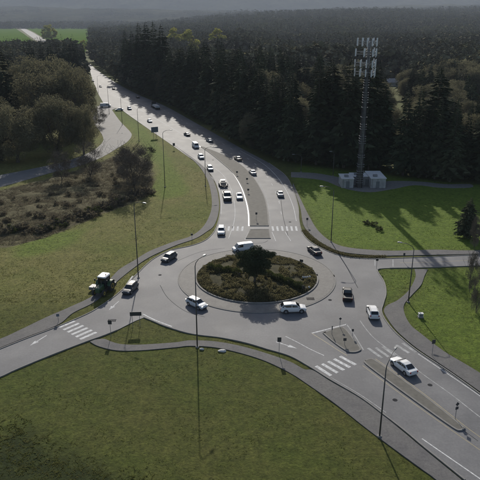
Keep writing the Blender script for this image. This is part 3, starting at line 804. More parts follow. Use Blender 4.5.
for _ in range(5200):
    y = rnd.uniform(3320, 4300); x = rnd.uniform(-.46, .46) * y
    (far_b if rnd.random() < .35 else far).append((x, y, rnd.uniform(20, 42)))
hill_items = []
for (HX, HY, HZ), n_, tmax in ((HILLS[0], 7000, .55), (HILLS[1], 5000, .9)):
    ny, nx = HX.shape
    for _ in range(n_):
        j = rnd.randrange(int(ny * tmax)); xx = rnd.uniform(-.44, .44) * HY[j, 0]
        i = int((xx - HX[0, 0]) / (HX[0, 1] - HX[0, 0]))
        if vnoise(np.array([xx]), np.array([HY[j, 0]]), 0.003, 17)[0] < .38: continue
        hill_items.append((xx, float(HY[j, 0]), float(HZ[j, i]), rnd.uniform(22, 46)))
spk = [conifer_tris(600 + i, 1.0, .3, 4, 4, .02, False) for i in range(3)]
rise_con, rise_bro = [], []
for _ in range(9500):
    k_y = rnd.random() ** 1.3 * 58; a_ = rnd.uniform(-.2, .6) if False else rnd.uniform(-.19, .47)
    jy = int(k_y); ix = int((a_ + .5) / 1.12 * 129)
    y = float(RISE[4][jy]) + rnd.uniform(-20, 20); z = float(RISE[2][jy, ix])
    (rise_bro if vnoise(np.array([a_ * y]), np.array([y]), .004, 91)[0] + rnd.uniform(-.2, .2) > .5 else rise_con).append((a_ * y, y, z, rnd.uniform(15, 33)))
def rise_mass(items, protos, name, m, label, w):
    out = []
    for x, y, z, h in items:
        out.append(protos[rnd.randrange(len(protos))] * np.array([h * w, h * w, h]) + np.array([x, y, z - 1.5]))
    tag(link(name, tri_mesh(name, np.concatenate(out), M[m])), label, 'forest', kind='stuff')
rise_mass(rise_con, low_t, 'distant_conifers', 'conifer_far', 'conifers covering the wooded rise beyond the near forest', 1.25)
rise_mass(rise_bro, [blob_tris(520 + i, 45) for i in range(3)], 'distant_broadleaf_wood', 'far_brown', 'brown bare woodland covering the rise beyond the near forest', 1.3)
def hill_mass():
    out = []
    for x, y, z, h in hill_items:
        T = spk[rnd.randrange(3)] * np.array([h * 1.3, h * 1.3, h]) + np.array([x, y, z - 2]); out.append(T)
    tag(link('hill_forest', tri_mesh('hill_forest', np.concatenate(out), M['conifer_far'])), 'hazy woods on the slopes of the distant hills', 'forest', kind='stuff')
hill_mass()
mass('distant_forest', far, low_t[:2], M['conifer_far'], 'far band of trees on the plain below the hills', (1.2, 1.9))
mass('distant_woodland', far_b, [blob_tris(500 + i, 50) for i in range(2)], M['far_brown'], 'far pale woodland on the plain below the hills', (1.2, 1.8))

# ---- trees one can pick out
def at_tree(name, proto, px, py, ytop, label, group=None, unit=10.0, sx=1.0, cat='tree'):
    b = G(px, py); h = height_at(b, ytop)
    return tree(name, proto, (b.x, b.y, -0.15), h / unit, label, cat, group, sx=sx)
olive = 'broad olive brown leafless tree at the left side road'
for i, (px, py, yt, sx, lab) in enumerate((
        (18, 162, 106, 1.05, 'rounded olive tree standing lowest at the left edge above the side road'),
        (58, 155, 96, .95, 'olive brown tree right behind the bend of the left side road'),
        (84, 154, 104, .7, 'dark leafless tree between side road and scrub slope'),
        (44, 140, 72, 1.0, 'broad olive crown in the middle of the tree group at left'),
        (72, 136, 66, .85, 'olive brown tree at the centre right of the left tree group'),
        (86, 128, 76, .55, 'olive brown tree nearest the highway in the left tree group'),
        (28, 122, 56, .95, 'tall olive tree behind the left tree group beside a dark conifer'),
        (56, 116, 58, .85, 'olive crown highest on the ridge of the left tree group'),
        (-14, 150, 84, 1.0, 'olive brown tree cut by the left edge of the picture'),
        (80, 110, 68, .7, 'rounded olive tree beside the far bend of the highway'),
        (-6, 128, 62, .9, 'olive crown behind the dark conifer at the left edge'))):
    at_tree('broadleaf_tree', BRO[i % 4], px, py, yt, lab, 'olive broadleaf trees at left', sx=sx)
at_tree('conifer_tree', CON[1], 9, 142, 44, 'dark conifer spire standing in the olive trees at left edge', unit=1.0, sx=1.25)
at_tree('conifer_tree', CON[3], -8, 160, 62, 'wide dark conifer at the left edge of the picture', unit=1.0, sx=1.2)
for i, (px, py, yt, lab) in enumerate((
        (135, 190, 143, 'bare twiggy tree at the end of the scrub slope'), (127, 180, 148, 'bare twiggy tree beside the side road bend'),
        (143, 176, 146, 'small bare tree by the green verge'), (100, 126, 106, 'pale leafless tree inside the side road bend'),
        (90, 138, 114, 'pale bare tree left of the side road bend'), (90, 178, 142, 'leafless shrubby tree on the scrub slope under the side road'),
        (62, 182, 150, 'dark bare shrubby tree below the side road'))):
    at_tree('bare_tree', BARE[i % 3], px, py, yt, lab, 'bare trees on the scrub slope', sx=1.0)
at_tree('conifer_tree', CON[3], 466, 237, 196, 'single dark conifer on the green field by the east road', unit=1.0, sx=1.5)
for i, (px, py, yt, lab) in enumerate(((469.5, 292, 252, 'thin bare sapling on the grass below the east road'), (476, 312, 268, 'thin bare sapling nearest the right edge of the picture'), (474, 268 - 18, 214, 'bare sapling behind the east road beside the single conifer'))):
    at_tree('sapling', BARE[(i + 1) % 3], px, py, yt, lab, 'bare saplings by the east road', sx=.42)
for i, (px, yt, d, lab) in enumerate(((46, 10, 1500, 'yellow green poplar left of the far field'), (51, 11, 1520, 'yellow green poplar right of its twin by the far field'),
        (190, 19, 900, 'yellow green tree crown above the wood left of centre'), (218, 18, 880, 'yellow green tree crown above the wood near the centre'),
        (84, 40, 1000, 'olive yellow tree beyond the far bend of the highway'), (176, 22, 950, 'pale yellowish tree in the far wood left of centre'))):
    v = -(yt - 240) / FPX
    h = max(12, min(34, CAM_H + d * (-SP + v * CP) / (CP + v * SP)))
    x = (px - 240) / FPX * (d * CP + (CAM_H - h * .6) * SP)
    tree('yellow_tree', YEL[i % 2], (x, d, -0.2), h / 10, lab, 'tree', 'yellow green trees in the distance', sx=1.2)
for i, (px, py, yt) in enumerate(((46, 96, 40), (54, 92, 36), (61, 90, 40), (68, 88, 34), (75, 86, 30), (80, 85, 38), (36, 98, 42), (84, 80, 42))):
    b = G(px, py); h = min(34, height_at(b, yt))
    tree('conifer_tree', CON[(i + 2) % 5], (b.x, b.y, -0.15), h, 'dark conifer in the row rising behind the olive trees by the highway bend', 'tree', 'conifers behind the olive trees', sx=1.25)
for i, (px, py, yt) in enumerate(((141, 90, 22), (148, 92, 16), (156, 96, 17), (163, 99, 24), (134, 86, 30), (127, 80, 30))):
    b = G(px, py); h = min(47, height_at(b, yt))
    tree('conifer_tree', CON[i % 5], (b.x, b.y, -0.15), h, 'tall conifer of the clump towering over the highway bend', 'tree', 'tall conifers towering over the highway bend', sx=1.2)

# ---- scrub slope: brambles and bushes at left
k = 0
brush_line = GL([(-20, 236), (10, 233), (40, 232), (60, 226), (80, 219), (100, 212), (115, 205), (130, 199), (146, 194)], 5)
for i, p in enumerate(brush_line):
    for j in range(2):
        q = p + Vector((rnd.uniform(-2, 2), rnd.uniform(-1.0, 4.5), -0.3))
        s = rnd.uniform(1.2, 2.4)
        b3 = BUSH[rnd.randrange(3)]
        tree('bush', (b3[0], b3[2] if rnd.random() < .2 else b3[1]), q, s * .75, 'tangled bramble bush in the row along the ditch', 'bush', 'bramble bushes along the ditch', sx=rnd.uniform(1, 1.5), parts=('stem', 'foliage'))
for i in range(90):
    a, c = rnd.uniform(-10, 150), rnd.uniform(168, 235)
    q = G(a, c)
    if not in_poly(np.array([q.x]), np.array([q.y]), scrub_poly)[0]: continue
    b3 = BUSH[rnd.randrange(3)]
    tree('bush', (b3[0], b3[1]), q + Vector((0, 0, -.25)), rnd.uniform(.6, 1.5), 'low dry brown bush on the scrub slope', 'bush', 'dry bushes on the scrub slope', sx=rnd.uniform(1, 1.7), parts=('stem', 'foliage'))
for px, py in ((374, 226), (379, 231), (366, 225), (153, 152), (150, 150)):
    b3 = BUSH[rnd.randrange(3)]
    tree('bush', (b3[0], b3[2]), G(px, py, -.2), 1.1, 'low dark bush on the open grass' if px > 200 else 'low bush by the green verge', 'bush', 'low bushes on the grass', sx=1.5, parts=('stem', 'foliage'))

# ---- island planting
tm, _ = trunk_mesh('trunk', 4.6, 0.24, 5, 6, .5, 1, .2)
_rs = np.random.RandomState(6); _c = []
for cx, cy, cz, rx, rz_ in ((-2.4, .2, 5.6, 1.25, .7), (-1.1, -.4, 6.2, 1.2, .75), (.3, .3, 6.7, 1.3, .8), (1.6, -.2, 6.1, 1.3, .7), (2.7, .3, 5.7, 1.1, .55), (3.5, .1, 6.0, .6, .35),
        (-1.8, -.9, 4.6, 1.3, .8), (0, -1.0, 5.0, 1.6, .9), (1.7, -.8, 4.6, 1.35, .8), (0, 1.3, 5.2, 1.8, .9), (-.9, -.5, 3.4, 1.2, .8), (.9, -.6, 3.2, 1.2, .8), (0, .5, 3.9, 1.6, .9), (-2.7, -.3, 4.0, .7, .45), (2.4, -.4, 3.6, .8, .5), (-.2, -.2, 2.3, 1.1, .8), (-1.6, .4, 2.5, .8, .5), (1.5, .3, 2.2, .9, .5)):
    n_ = int(900 * rx * rx); v_ = _rs.normal(size=(n_, 3)); v_ /= np.linalg.norm(v_, axis=1)[:, None]
    _c.append(np.array([cx, cy, cz]) + v_ * (_rs.uniform(.2, 1.12, (n_, 1)) ** .6) * np.array([rx, rx, rz_]))
Vc, Fc = leaf_quads(np.concatenate(_c), .10, _rs, .3, .2)
it = empty('pine_tree', (G(254.5, 283, 0.8).x, G(254.5, 283, .8).y, 0.75), 'dark bushy pine on the planted centre of the roundabout', 'tree')
link('trunk', tm, it); link('crown', mesh_np('crown', Vc, Fc, M['conifer']), it)
def isl_z(x, y):
    r = math.hypot(x - RC.x, y - RC.y) / 11.95
    return 0.2 + 0.7 * max(0, 1 - r * r)
def hedge(a, b, w, h, label, m='bramble'):
    pa, pb = G(*a, .5), G(*b, .5); rs = np.random.RandomState(int(a[0] * 7)); n = int((pb - pa).length * 520)
    t = rs.rand(n); d = (pb - pa).normalized(); nn = np.array([-d.y, d.x, 0])
    mid = (pa + pb) / 2
    base = np.array(pa)[None] * (1 - t)[:, None] + np.array(pb)[None] * t[:, None]
    ang = rs.uniform(0, math.pi, n); rr = rs.uniform(.75, 1.05, n) * (1 + .18 * np.sin(t * 23))
    base = base + nn * (np.cos(ang) * w * rr)[:, None]; base[:, 2] = [isl_z(x, y) for x, y in base[:, :2]] + np.sin(ang) ** .6 * h * rr
    V, F = leaf_quads(base - np.array([mid.x, mid.y, 0]), .075, rs, .5)
    e = empty('hedge', (mid.x, mid.y, 0), label, 'hedge')
    link('foliage', mesh_np('foliage', V, F, M[m]), e)
    mb = MB()
    mb.tube([pa - Vector((mid.x, mid.y, 0)) + Vector((0, 0, .3)), pb - Vector((mid.x, mid.y, 0)) + Vector((0, 0, .3))], w * .62, 8)
    link('stems', mb.mesh('stems', mats=[M['bark']]), e)
hedge((208, 268.5), (240, 276.5), .8, 1.1, 'clipped dark hedge arm left of the island pine')
hedge((266, 277), (303.5, 289), .8, 1.0, 'clipped dark hedge arm right of the island pine')
M['island_leaf'] = mat('island_groundcover', (0.095, 0.088, 0.042), (0.16, 0.142, 0.075), 0.7, 0.95, translucent=.5, spec=0.05)
rs = np.random.RandomState(8); n = 46000
ra = 11.7 * np.sqrt(rs.rand(n)); ta = rs.rand(n) * 6.283
px_, py_ = RC.x + ra * np.cos(ta), RC.y + ra * np.sin(ta)
dn = vnoise(px_, py_, .45, 31) + .35 * (ra > 9.3) - .1
kk = (dn > .2) & ((ra > 9.6) | (vnoise(px_, py_, 1.4, 33) > .35))
px_, py_, ra = px_[kk], py_[kk], ra[kk]
hz = (vnoise(px_, py_, .9, 32)) * .75 * rs.rand(len(px_))
pz = .2 + .7 * (1 - (ra / 11.95) ** 2) + hz
V, F = leaf_quads(np.stack([px_, py_, pz], -1), .10, rs, .5, .4)
tag(link('ground_cover', mesh_np('ground_cover', V, F, M['island_leaf'])), 'brownish low shrub planting covering the roundabout island', 'ground cover', kind='stuff')
for i, (a, b) in enumerate(((303, 279), (305.2, 279), (307.4, 278.6), (309.6, 278), (306, 289), (309, 288))):
    p = G(a, b, .4); mb = MB()
    bm = bmesh.new(); bmesh.ops.create_icosphere(bm, subdivisions=2, radius=.2)
    for v in bm.verts: v.co *= 1 + .35 * noise.noise(v.co * 4 + Vector((i * 3.1, 0, 0))); v.co.z *= 1.3
    me = bpy.data.meshes.new('rock'); bm.to_mesh(me); bm.free(); me.materials.append(M['rock'])
    tag(link('rock', me, loc=(p.x, p.y, isl_z(p.x, p.y) + .3)), 'pale rock at the right rim of the planted island', 'rock', 'pale rocks on the island rim')
# planting strip by the NE kerb
strip = GL([(304, 231), (313, 240), (326, 248), (340, 254), (356, 256.8), (385, 257)], 6)
pts = []
rs = np.random.RandomState(4)
for _ in range(9000):
    i = rs.randint(0, len(strip) - 1); p = strip[i].lerp(strip[i + 1], rs.rand())
    pts.append((p.x + rs.normal() * .35, p.y + rs.normal() * .3, rs.rand() * .35))
V, F = leaf_quads(np.array(pts), .07, rs, .5, .3)
tag(link('verge_planting', mesh_np('verge_planting', V, F, M['island_leaf'])), 'thin brown planting strip between road and pavement', 'planting', kind='stuff')

# ---- grass tufts
def tufts(name, region_pts, n, blade_h, m, label, seed, width=.035, per=3, excl=True):
    rs = np.random.RandomState(seed)
    a = rs.rand(n, 2)
    xs, ys = region_pts(a)
    ok = np.ones(len(xs), bool)
    if excl:
        for lp in (outline, [v for v in GL(W_OUT) + GL(W_IN)[::-1]], [v for v in GL(S_UP) + GL(S_LOW)[::-1]], [v for v in GL(E_OUT) + GL(E_IN)[::-1]], [v for v in GL(NE_OUT) + GL(NE_IN)[::-1]], sideloop):
            ok &= ~in_poly(xs, ys, lp)
    cl = vnoise(xs, ys, .5, seed) * .6 + vnoise(xs, ys, 1.7, seed + 1) * .4
    ok &= cl > rs.uniform(.2, .65, len(xs))
    xs, ys, cl = xs[ok], ys[ok], cl[ok]
    T = []
    for q in range(per):
        an = rs.rand(len(xs)) * 6.283; dx, dy = np.cos(an), np.sin(an); w = width * rs.uniform(.7, 1.6, len(xs)); h = blade_h * rs.uniform(.4, 1.3, len(xs)) * (.5 + cl)
        ox, oy = xs + rs.normal(size=len(xs)) * .06, ys + rs.normal(size=len(xs)) * .06
        le = rs.normal(size=(len(xs), 2)) * .55
        z0 = np.full(len(xs), -.10)
        T.append(np.stack([np.stack([ox - dx * w, oy - dy * w, z0], -1), np.stack([ox + dx * w, oy + dy * w, z0], -1), np.stack([ox + le[:, 0] * h * 3, oy + le[:, 1] * h * 3, z0 + .06 + h * .45], -1)], 1))
    return tag(link(name, tri_mesh(name, np.concatenate(T), M[m])), label, 'grass', kind='stuff')
def reg_front(a):
    y = 48 + 72 * a[:, 1] ** .8; x = (a[:, 0] - .5) * 1.0 * (y + 18) 
    return x, y
tufts('grass', reg_front, 26000, .07, 'grass_blade', 'short olive grass growing around the roundabout verges', 51)
def reg_left(a):
    return -85 + 85 * a[:, 0], 98 + 110 * a[:, 1] ** 1.6
tufts('grass', reg_left, 16000, .09, 'grass_blade', 'olive brown rough grass on the field left of the roundabout', 52, .05)
def reg_right(a):
    return 15 + 70 * a[:, 0], 84 + 90 * a[:, 1]
def lush_sel(a):
    x, y = reg_right(a); k = in_poly(x, y, lush_poly1) | in_poly(x, y, lush_poly2) | in_poly(x, y, lush_poly3)
    return x[k], y[k]
tufts('grass', lush_sel, 22000, .06, 'grass_lush', 'bright green grass on the fields right of the roundabout', 53, .05)
def reg_scrub(a):
    x, y = -100 + 90 * a[:, 0], 128 + 90 * a[:, 1]
    k = in_poly(x, y, scrub_poly)
    return x[k], y[k]
tufts('dry_grass', reg_scrub, 60000, .5, 'brush', 'long dry brown grass on the scrub slope at left', 55, .06)
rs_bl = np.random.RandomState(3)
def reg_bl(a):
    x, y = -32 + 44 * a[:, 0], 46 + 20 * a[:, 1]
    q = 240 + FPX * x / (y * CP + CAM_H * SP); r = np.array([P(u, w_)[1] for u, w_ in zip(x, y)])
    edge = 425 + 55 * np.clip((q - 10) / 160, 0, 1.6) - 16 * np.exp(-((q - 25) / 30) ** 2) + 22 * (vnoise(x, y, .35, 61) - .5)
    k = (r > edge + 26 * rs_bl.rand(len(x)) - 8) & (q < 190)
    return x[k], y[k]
tufts('shade_patch_grass', reg_bl, 7000, .13, 'grass_blade', 'short grass over the painted shade at the bottom left of the lawn', 54, .06, 4)  # ordinary grass blades on the lawn corner with painted shade

# ================================================================== THINGS
# ---- vehicles
def lower_ring(x, w, zb, zt):
    return [(x, -w * .86, zb), (x, -w, zb + (zt - zb) * .28), (x, -w, zb + (zt - zb) * .68), (x, -w * .93, zt - .03), (x, -w * .6, zt + .015), (x, w * .6, zt + .015), (x, w * .93, zt - .03), (x, w, zb + (zt - zb) * .68), (x, w, zb + (zt - zb) * .28), (x, w * .86, zb)]
def cab_ring(x, wb, zb, wt, zt):
    return [(x, -wb, zb), (x, -wt, zt - .07), (x, -wt * .86, zt), (x, wt * .86, zt), (x, wt, zt - .07), (x, wb, zb)]
SPEC = {
 'sedan': dict(L=[(2.36, .66, .38, .60), (2.25, .82, .26, .70), (1.75, .89, .2, .82), (1.0, .905, .2, .93), (0, .91, .2, .95), (-1.2, .91, .2, .98), (-1.85, .89, .22, .99), (-2.28, .82, .3, .94), (-2.36, .74, .42, .84)],
   C=[(1.12, .84, .86, .80, .96), (.22, .84, .86, .62, 1.40), (-.45, .84, .86, .64, 1.45), (-1.0, .84, .86, .61, 1.39), (-1.85, .80, .88, .72, 1.0)], wb=(1.42, -1.42), r=.33, w=.91, hl=(2.27, .6, .66), tl=(-2.33, .62, .82)),
 'suv': dict(L=[(2.3, .68, .45, .72), (2.2, .84, .32, .88), (1.7, .92, .26, 1.0), (1.0, .935, .26, 1.06), (0, .94, .26, 1.08), (-1.4, .94, .26, 1.1), (-2.1, .92, .3, 1.1), (-2.3, .86, .4, 1.05), (-2.34, .8, .5, .95)],
   C=[(1.2, .87, .98, .82, 1.08), (.45, .87, .98, .70, 1.60), (-.4, .87, .98, .71, 1.68), (-1.7, .87, .98, .68, 1.62), (-2.25, .83, .98, .74, 1.14)], wb=(1.4, -1.4), r=.37, w=.94, hl=(2.23, .62, .8), tl=(-2.31, .72, .98)),
 'van': dict(L=[(2.75, .74, .45, .75), (2.65, .9, .32, .95), (2.25, .98, .28, 1.08), (1.7, 1.0, .28, 1.15), (0, 1.0, .28, 1.18), (-1.8, 1.0, .28, 1.18), (-2.6, .99, .32, 1.18), (-2.75, .95, .42, 1.1)],
   C=[(2.15, .94, 1.02, .84, 1.16), (1.35, .94, 1.02, .80, 2.0), (0, .95, 1.02, .82, 2.12), (-2.4, .95, 1.02, .82, 2.1), (-2.7, .93, 1.02, .84, 1.25)], wb=(1.75, -1.75), r=.37, w=1.0, hl=(2.68, .68, .82), tl=(-2.74, .84, 1.0)),
 'pickup': dict(L=[(2.9, .74, .5, .8), (2.8, .92, .36, .98), (2.3, .98, .32, 1.08), (1.5, .99, .32, 1.12), (.3, .99, .32, 1.12), (-.55, .99, .32, 1.12), (-.62, .99, .34, .82), (-2.7, .98, .36, .82), (-2.85, .95, .45, .8)],
   C=[(1.65, .9, 1.04, .84, 1.14), (.95, .9, 1.04, .74, 1.76), (.3, .9, 1.04, .75, 1.84), (-.35, .9, 1.04, .73, 1.8), (-.6, .88, 1.04, .78, 1.18)], wb=(1.85, -1.75), r=.41, w=.99, hl=(2.82, .68, .9), tl=(-2.84, .86, .98), bed=True),
}
_cache = {}
def vehicle_parts(kind):
    if kind in _cache: return _cache[kind]
    S = SPEC[kind]; parts = []
    mb = MB(); mb.loft([lower_ring(*s) for s in S['L']]); cab = [cab_ring(*c) for c in S['C']]; mb.loft(cab)
    if S.get('bed'):
        mb.box((-2.86, -.985, .7), (-.62, -.90, 1.12)); mb.box((-2.86, .90, .7), (-.62, .985, 1.12)); mb.box((-2.88, -.9, .6), (-2.8, .9, 1.12))
    for sx in S['wb']:
        for sy in (-1, 1): mb.lathe([(S['r'] * 1.2, -.004), (S['r'] * 1.2, .004)], 18, 'Y', (sx, sy * (S['w'] + .003), S['r'] + .03), 1)
    mb.box((S['L'][0][0] - .08, -.5, .36), (S['L'][0][0] + .02, .5, .5), 1)
    body = mb.mesh('body', mats=[M['trim'], M['trim']]); parts.append(('body', body, (0, 0, 0), 'paint'))
    def quad(name, pts, off):
        m2 = MB(); n = len(pts); o = Vector(off)
        m2.add([Vector(p) + o for p in pts] + [Vector(p) - o for p in pts], [tuple(range(n)), tuple(range(n, 2 * n))[::-1]] + [(i, (i + 1) % n, n + (i + 1) % n, n + i) for i in range(n)])
        return name, m2.mesh(name, mats=[M['glass']]), (0, 0, 0), None
    L_ = lambda a, b, t: tuple(a[i] + (b[i] - a[i]) * t for i in range(3))
    def screen(name, r0, r1, off):
        a, b, c, d = L_(r0[2], r1[2], .1), L_(r0[3], r1[3], .1), L_(r0[3], r1[3], .93), L_(r0[2], r1[2], .93)
        parts.append(quad(name, [a, b, c, d], off))
    screen('windscreen', cab[0], cab[1], (.012, 0, .012)); screen('rear_window', cab[4], cab[3], (-.012, 0, .012))
    for sgn in (0, 1):
        lo = lambda r, t: L_(r[5], r[4], t) if sgn else L_(r[0], r[1], t)
        mid1 = [L_(cab[0][i], cab[1][i], .55) for i in range(6)]; mid3 = [L_(cab[3][i], cab[4][i], .5) for i in range(6)]
        off = (0, .012 if sgn else -.012, 0.004)
        blo = .3 if kind != 'van' else .25
        sets = ([mid1, cab[1], [L_(cab[1][i], cab[2][i], .86) for i in range(6)]], [[L_(cab[1][i], cab[2][i], .98) for i in range(6)], cab[2], cab[3], mid3])
        if kind == 'van': sets = sets[:1]
        for st in sets:
            low = [lo(r, blo if r not in (mid1, mid3) else .55) for r in st]; upp = [lo(r, .93) for r in st]
            parts.append(quad('side_window', low + upp[::-1], off))
    tm_ = MB(); r = S['r']
    tm_.lathe([(r * .62, -.1), (r * .93, -.115), (r, -.08), (r, .08), (r * .93, .115), (r * .62, .1)], 20, 'Y')
    rm = MB(); rm.lathe([(r * .1, -.118), (r * .62, -.112), (r * .64, .112), (r * .1, .118)], 12, 'Y')
    tyre, rim = tm_.mesh('wheel', True, [M['tyre']]), rm.mesh('rim', False, [M['rim']])
    for sx in S['wb']:
        for sy in (-1, 1): parts.append(('wheel', tyre, (sx, sy * (S['w'] - .085), r), rim))
    for sy in (-1, 1):
        m2 = MB(); x, y, z = S['hl']; m2.box((-.08, -.15, -.07), (.05, .15, .06)); parts.append(('headlight', m2.mesh('headlight', mats=[M['lens']]), (x, sy * y, z), None))
        m2 = MB(); x, y, z = S['tl']; m2.box((-.05, -.09, -.14), (.08, .09, .1)); parts.append(('tail_light', m2.mesh('tail_light', mats=[M['red_lens']]), (x, sy * y, z), None))
    if S.get('bed'):
        m2 = MB(); m2.box((-2.8, -.9, .82), (-.63, .9, .86)); parts.append(('bed_floor', m2.mesh('bed_floor', mats=[M['trim']]), (0, 0, 0), None))
    if kind in ('suv',):
        for sy in (-1, 1):
            m2 = MB(); m2.tube([(.3, sy * .6, 1.64), (.2, sy * .6, 1.7), (-1.5, sy * .58, 1.7), (-1.65, sy * .58, 1.63)], .02, 6); parts.append(('roof_rail', m2.mesh('roof_rail', mats=[M['trim']]), (0, 0, 0), None))
    for sy in (-1, 1):
        m2 = MB(); x = S['C'][0][0] - .25; z = S['C'][0][2] + .14; m2.box((x - .06, sy * (S['w'] - .06) - .1, z - .06), (x + .08, sy * (S['w'] - .06) + .16 * sy * 1, z + .08))
        parts.append(('wing_mirror', m2.mesh('wing_mirror', mats=[M['trim']]), (0, 0, 0), None))
    _cache[kind] = parts
    return parts
def vehicle(kind, paint, px, py, hx, hy, label, cat=None, group='vehicles on the roads', scale=1.0, z=0.0):
    a = G(px, py); b = G(px + hx, py + hy); d = b - a
    e = empty({'sedan': 'car', 'suv': 'suv_car', 'van': 'van', 'pickup': 'pickup_truck'}[kind], (a.x, a.y, z + 0.002), label, cat or {'sedan': 'car', 'suv': 'car', 'van': 'van', 'pickup': 'pickup truck'}[kind], group, math.atan2(d.y, d.x))
    e.scale = (scale,) * 3
    for nm, me, loc, ex in vehicle_parts(kind):
        o = link(nm, me, e, loc=loc)
        if ex == 'paint':
            o.material_slots[0].link = 'OBJECT'; o.material_slots[0].material = PAINT[paint]
        elif ex is not None:
            link('rim', ex, o)
    return e
V_ = vehicle
V_('suv', 'white', 293, 311.3, 10, -.3, 'white suv driving in front of the roundabout island', scale=.98)
V_('suv', 'pearl', 196.8, 306.3, 8, 3.6, 'white hatchback left of the island turning with the circle', scale=.92)
V_('suv', 'grey', 130.5, 291, -8, 7.5, 'dark grey car with pale roof leaving on the west road', scale=.92)
V_('suv', 'grey', 169, 259.8, -6, 3.4, 'dark grey car rounding the upper left of the circle', scale=.9)
V_('suv', 'white', 221.3, 233, -.3, 8, 'white suv about to cross the north crossing into the circle', scale=.95)
V_('van', 'white', 243, 250.5, -9, 1, 'white van half hidden behind the island pine', scale=.86)
V_('sedan', 'dark', 314.3, 252.5, -6, -5, 'dark sedan at the upper right of the circle')
V_('pickup', 'black', 347.3, 297, -.4, -8, 'black pickup truck right of the island seen from behind', scale=.88)
V_('suv', 'white', 372.5, 315, -2.6, -8, 'white suv entering the circle above the east crossing', scale=.95)
V_('sedan', 'white', 403, 369, -8, -6.2, 'white sedan with dark rear window beside the long median', scale=1.0)
V_('pickup', 'dark', 227, 198.5, 2, 9, 'dark pickup truck coming down the north road pulling a trailer', scale=1.16)
V_('sedan', 'white', 239.5, 198, 1.6, 9, 'white car in the inner lane beside the dark pickup')
V_('suv', 'silver', 210, 170, 5, 7, 'silver suv behind the trailer on the north road', scale=.95)
V_('suv', 'white', 201, 158.3, 6, 6, 'white suv with dark front next before the pale van', scale=.95)
V_('van', 'white', 195.6, 147.5, 6, 5, 'tall white van on the north road below the traffic shade', scale=.98)
V_('sedan', 'silver', 280.2, 195.5, -3, -8, 'silver car driving away in the outer north lane')
V_('sedan', 'silver', 252.6, 174, -6, -6, 'silver car driving away beside the median')
V_('sedan', 'tan', 238, 160, -7, -4.5, 'brownish car driving away in the tree shade')
V_('sedan', 'silver', 209.5, 141.5, -8, -4, 'silver car driving away beyond the brown car in the shade')
V_('sedan', 'grey', 187, 135.5, -8, -4, 'grey car driving away on the shaded lanes behind the silver car')
V_('sedan', 'white', 149.7, 122, 6, 4, 'white car on the highway above the green verge')
V_('suv', 'blue', 129.5, 109.5, 6, 4, 'pale blue suv beside the junction of the side road')
V_('sedan', 'white', 119, 110.5, -8, .4, 'white car turning into the side road')
V_('sedan', 'dark', 137.8, 98, -6, -3.5, 'dark car driving away far up the highway')
V_('sedan', 'dark', 113.6, 89.5, -6, -4.5, 'dark car far up the highway in the right lanes')
V_('sedan', 'grey', 100.6, 87, 4, 5, 'grey car far up the highway in the left lanes')
V_('suv', 'white', 93, 81.5, 3, 6, 'white car farthest up the highway by the olive trees')
V_('van', 'white', 105.5, 107.2, 8, -.3, 'long white van on the side road by the junction', scale=1.15)
# trailer behind the pickup
def trailer(px, py, hx, hy, label):
    a = G(px, py); b = G(px + hx, py + hy); d = b - a
    e = empty('utility_trailer', (a.x, a.y, .002), label, 'trailer', None, math.atan2(d.y, d.x)); e.scale = (1.18,) * 3
    mb = MB(); mb.box((-2.2, -.95, .55), (2.0, .95, .68)); link('deck', mb.mesh('deck', mats=[M['dark_steel']]), e)
    mb = MB()
    for sy in (-1, 1):
        mb.tube([(-2.2, sy * .95, 1.05), (2.0, sy * .95, 1.05)], .035, 6)
        for x in (-2.2, -.8, .6, 2.0): mb.tube([(x, sy * .95, .6), (x, sy * .95, 1.05)], .03, 6)
    mb.tube([(2.0, -.95, 1.05), (2.0, .95, 1.05)], .035, 6)
    link('side_rail', mb.mesh('side_rail', mats=[M['steel']]), e)
    mb = MB(); mb.tube([(2.0, .6, .58), (3.3, 0, .55)], .05, 6); mb.tube([(2.0, -.6, .58), (3.3, 0, .55)], .05, 6); link('drawbar', mb.mesh('drawbar', mats=[M['dark_steel']]), e)
    parts = vehicle_parts('sedan'); wh = [p for p in parts if p[0] == 'wheel'][0]
    for x in (-.55, .3):
        for sy in (-1, 1): w = link('wheel', wh[1], e, loc=(x, sy * 1.08, .33)); link('rim', wh[3], w)
    mb = MB(); mb.box((-1.5, -.7, .68), (.9, .7, 1.25)); mb.box((-1.3, -.6, 1.25), (.2, .6, 1.5)); link('load', mb.mesh('load', mats=[PAINT['grey']]), e)
    return e
trailer(223.2, 186, 3, 8, 'loaded grey utility trailer pulled by the dark pickup')
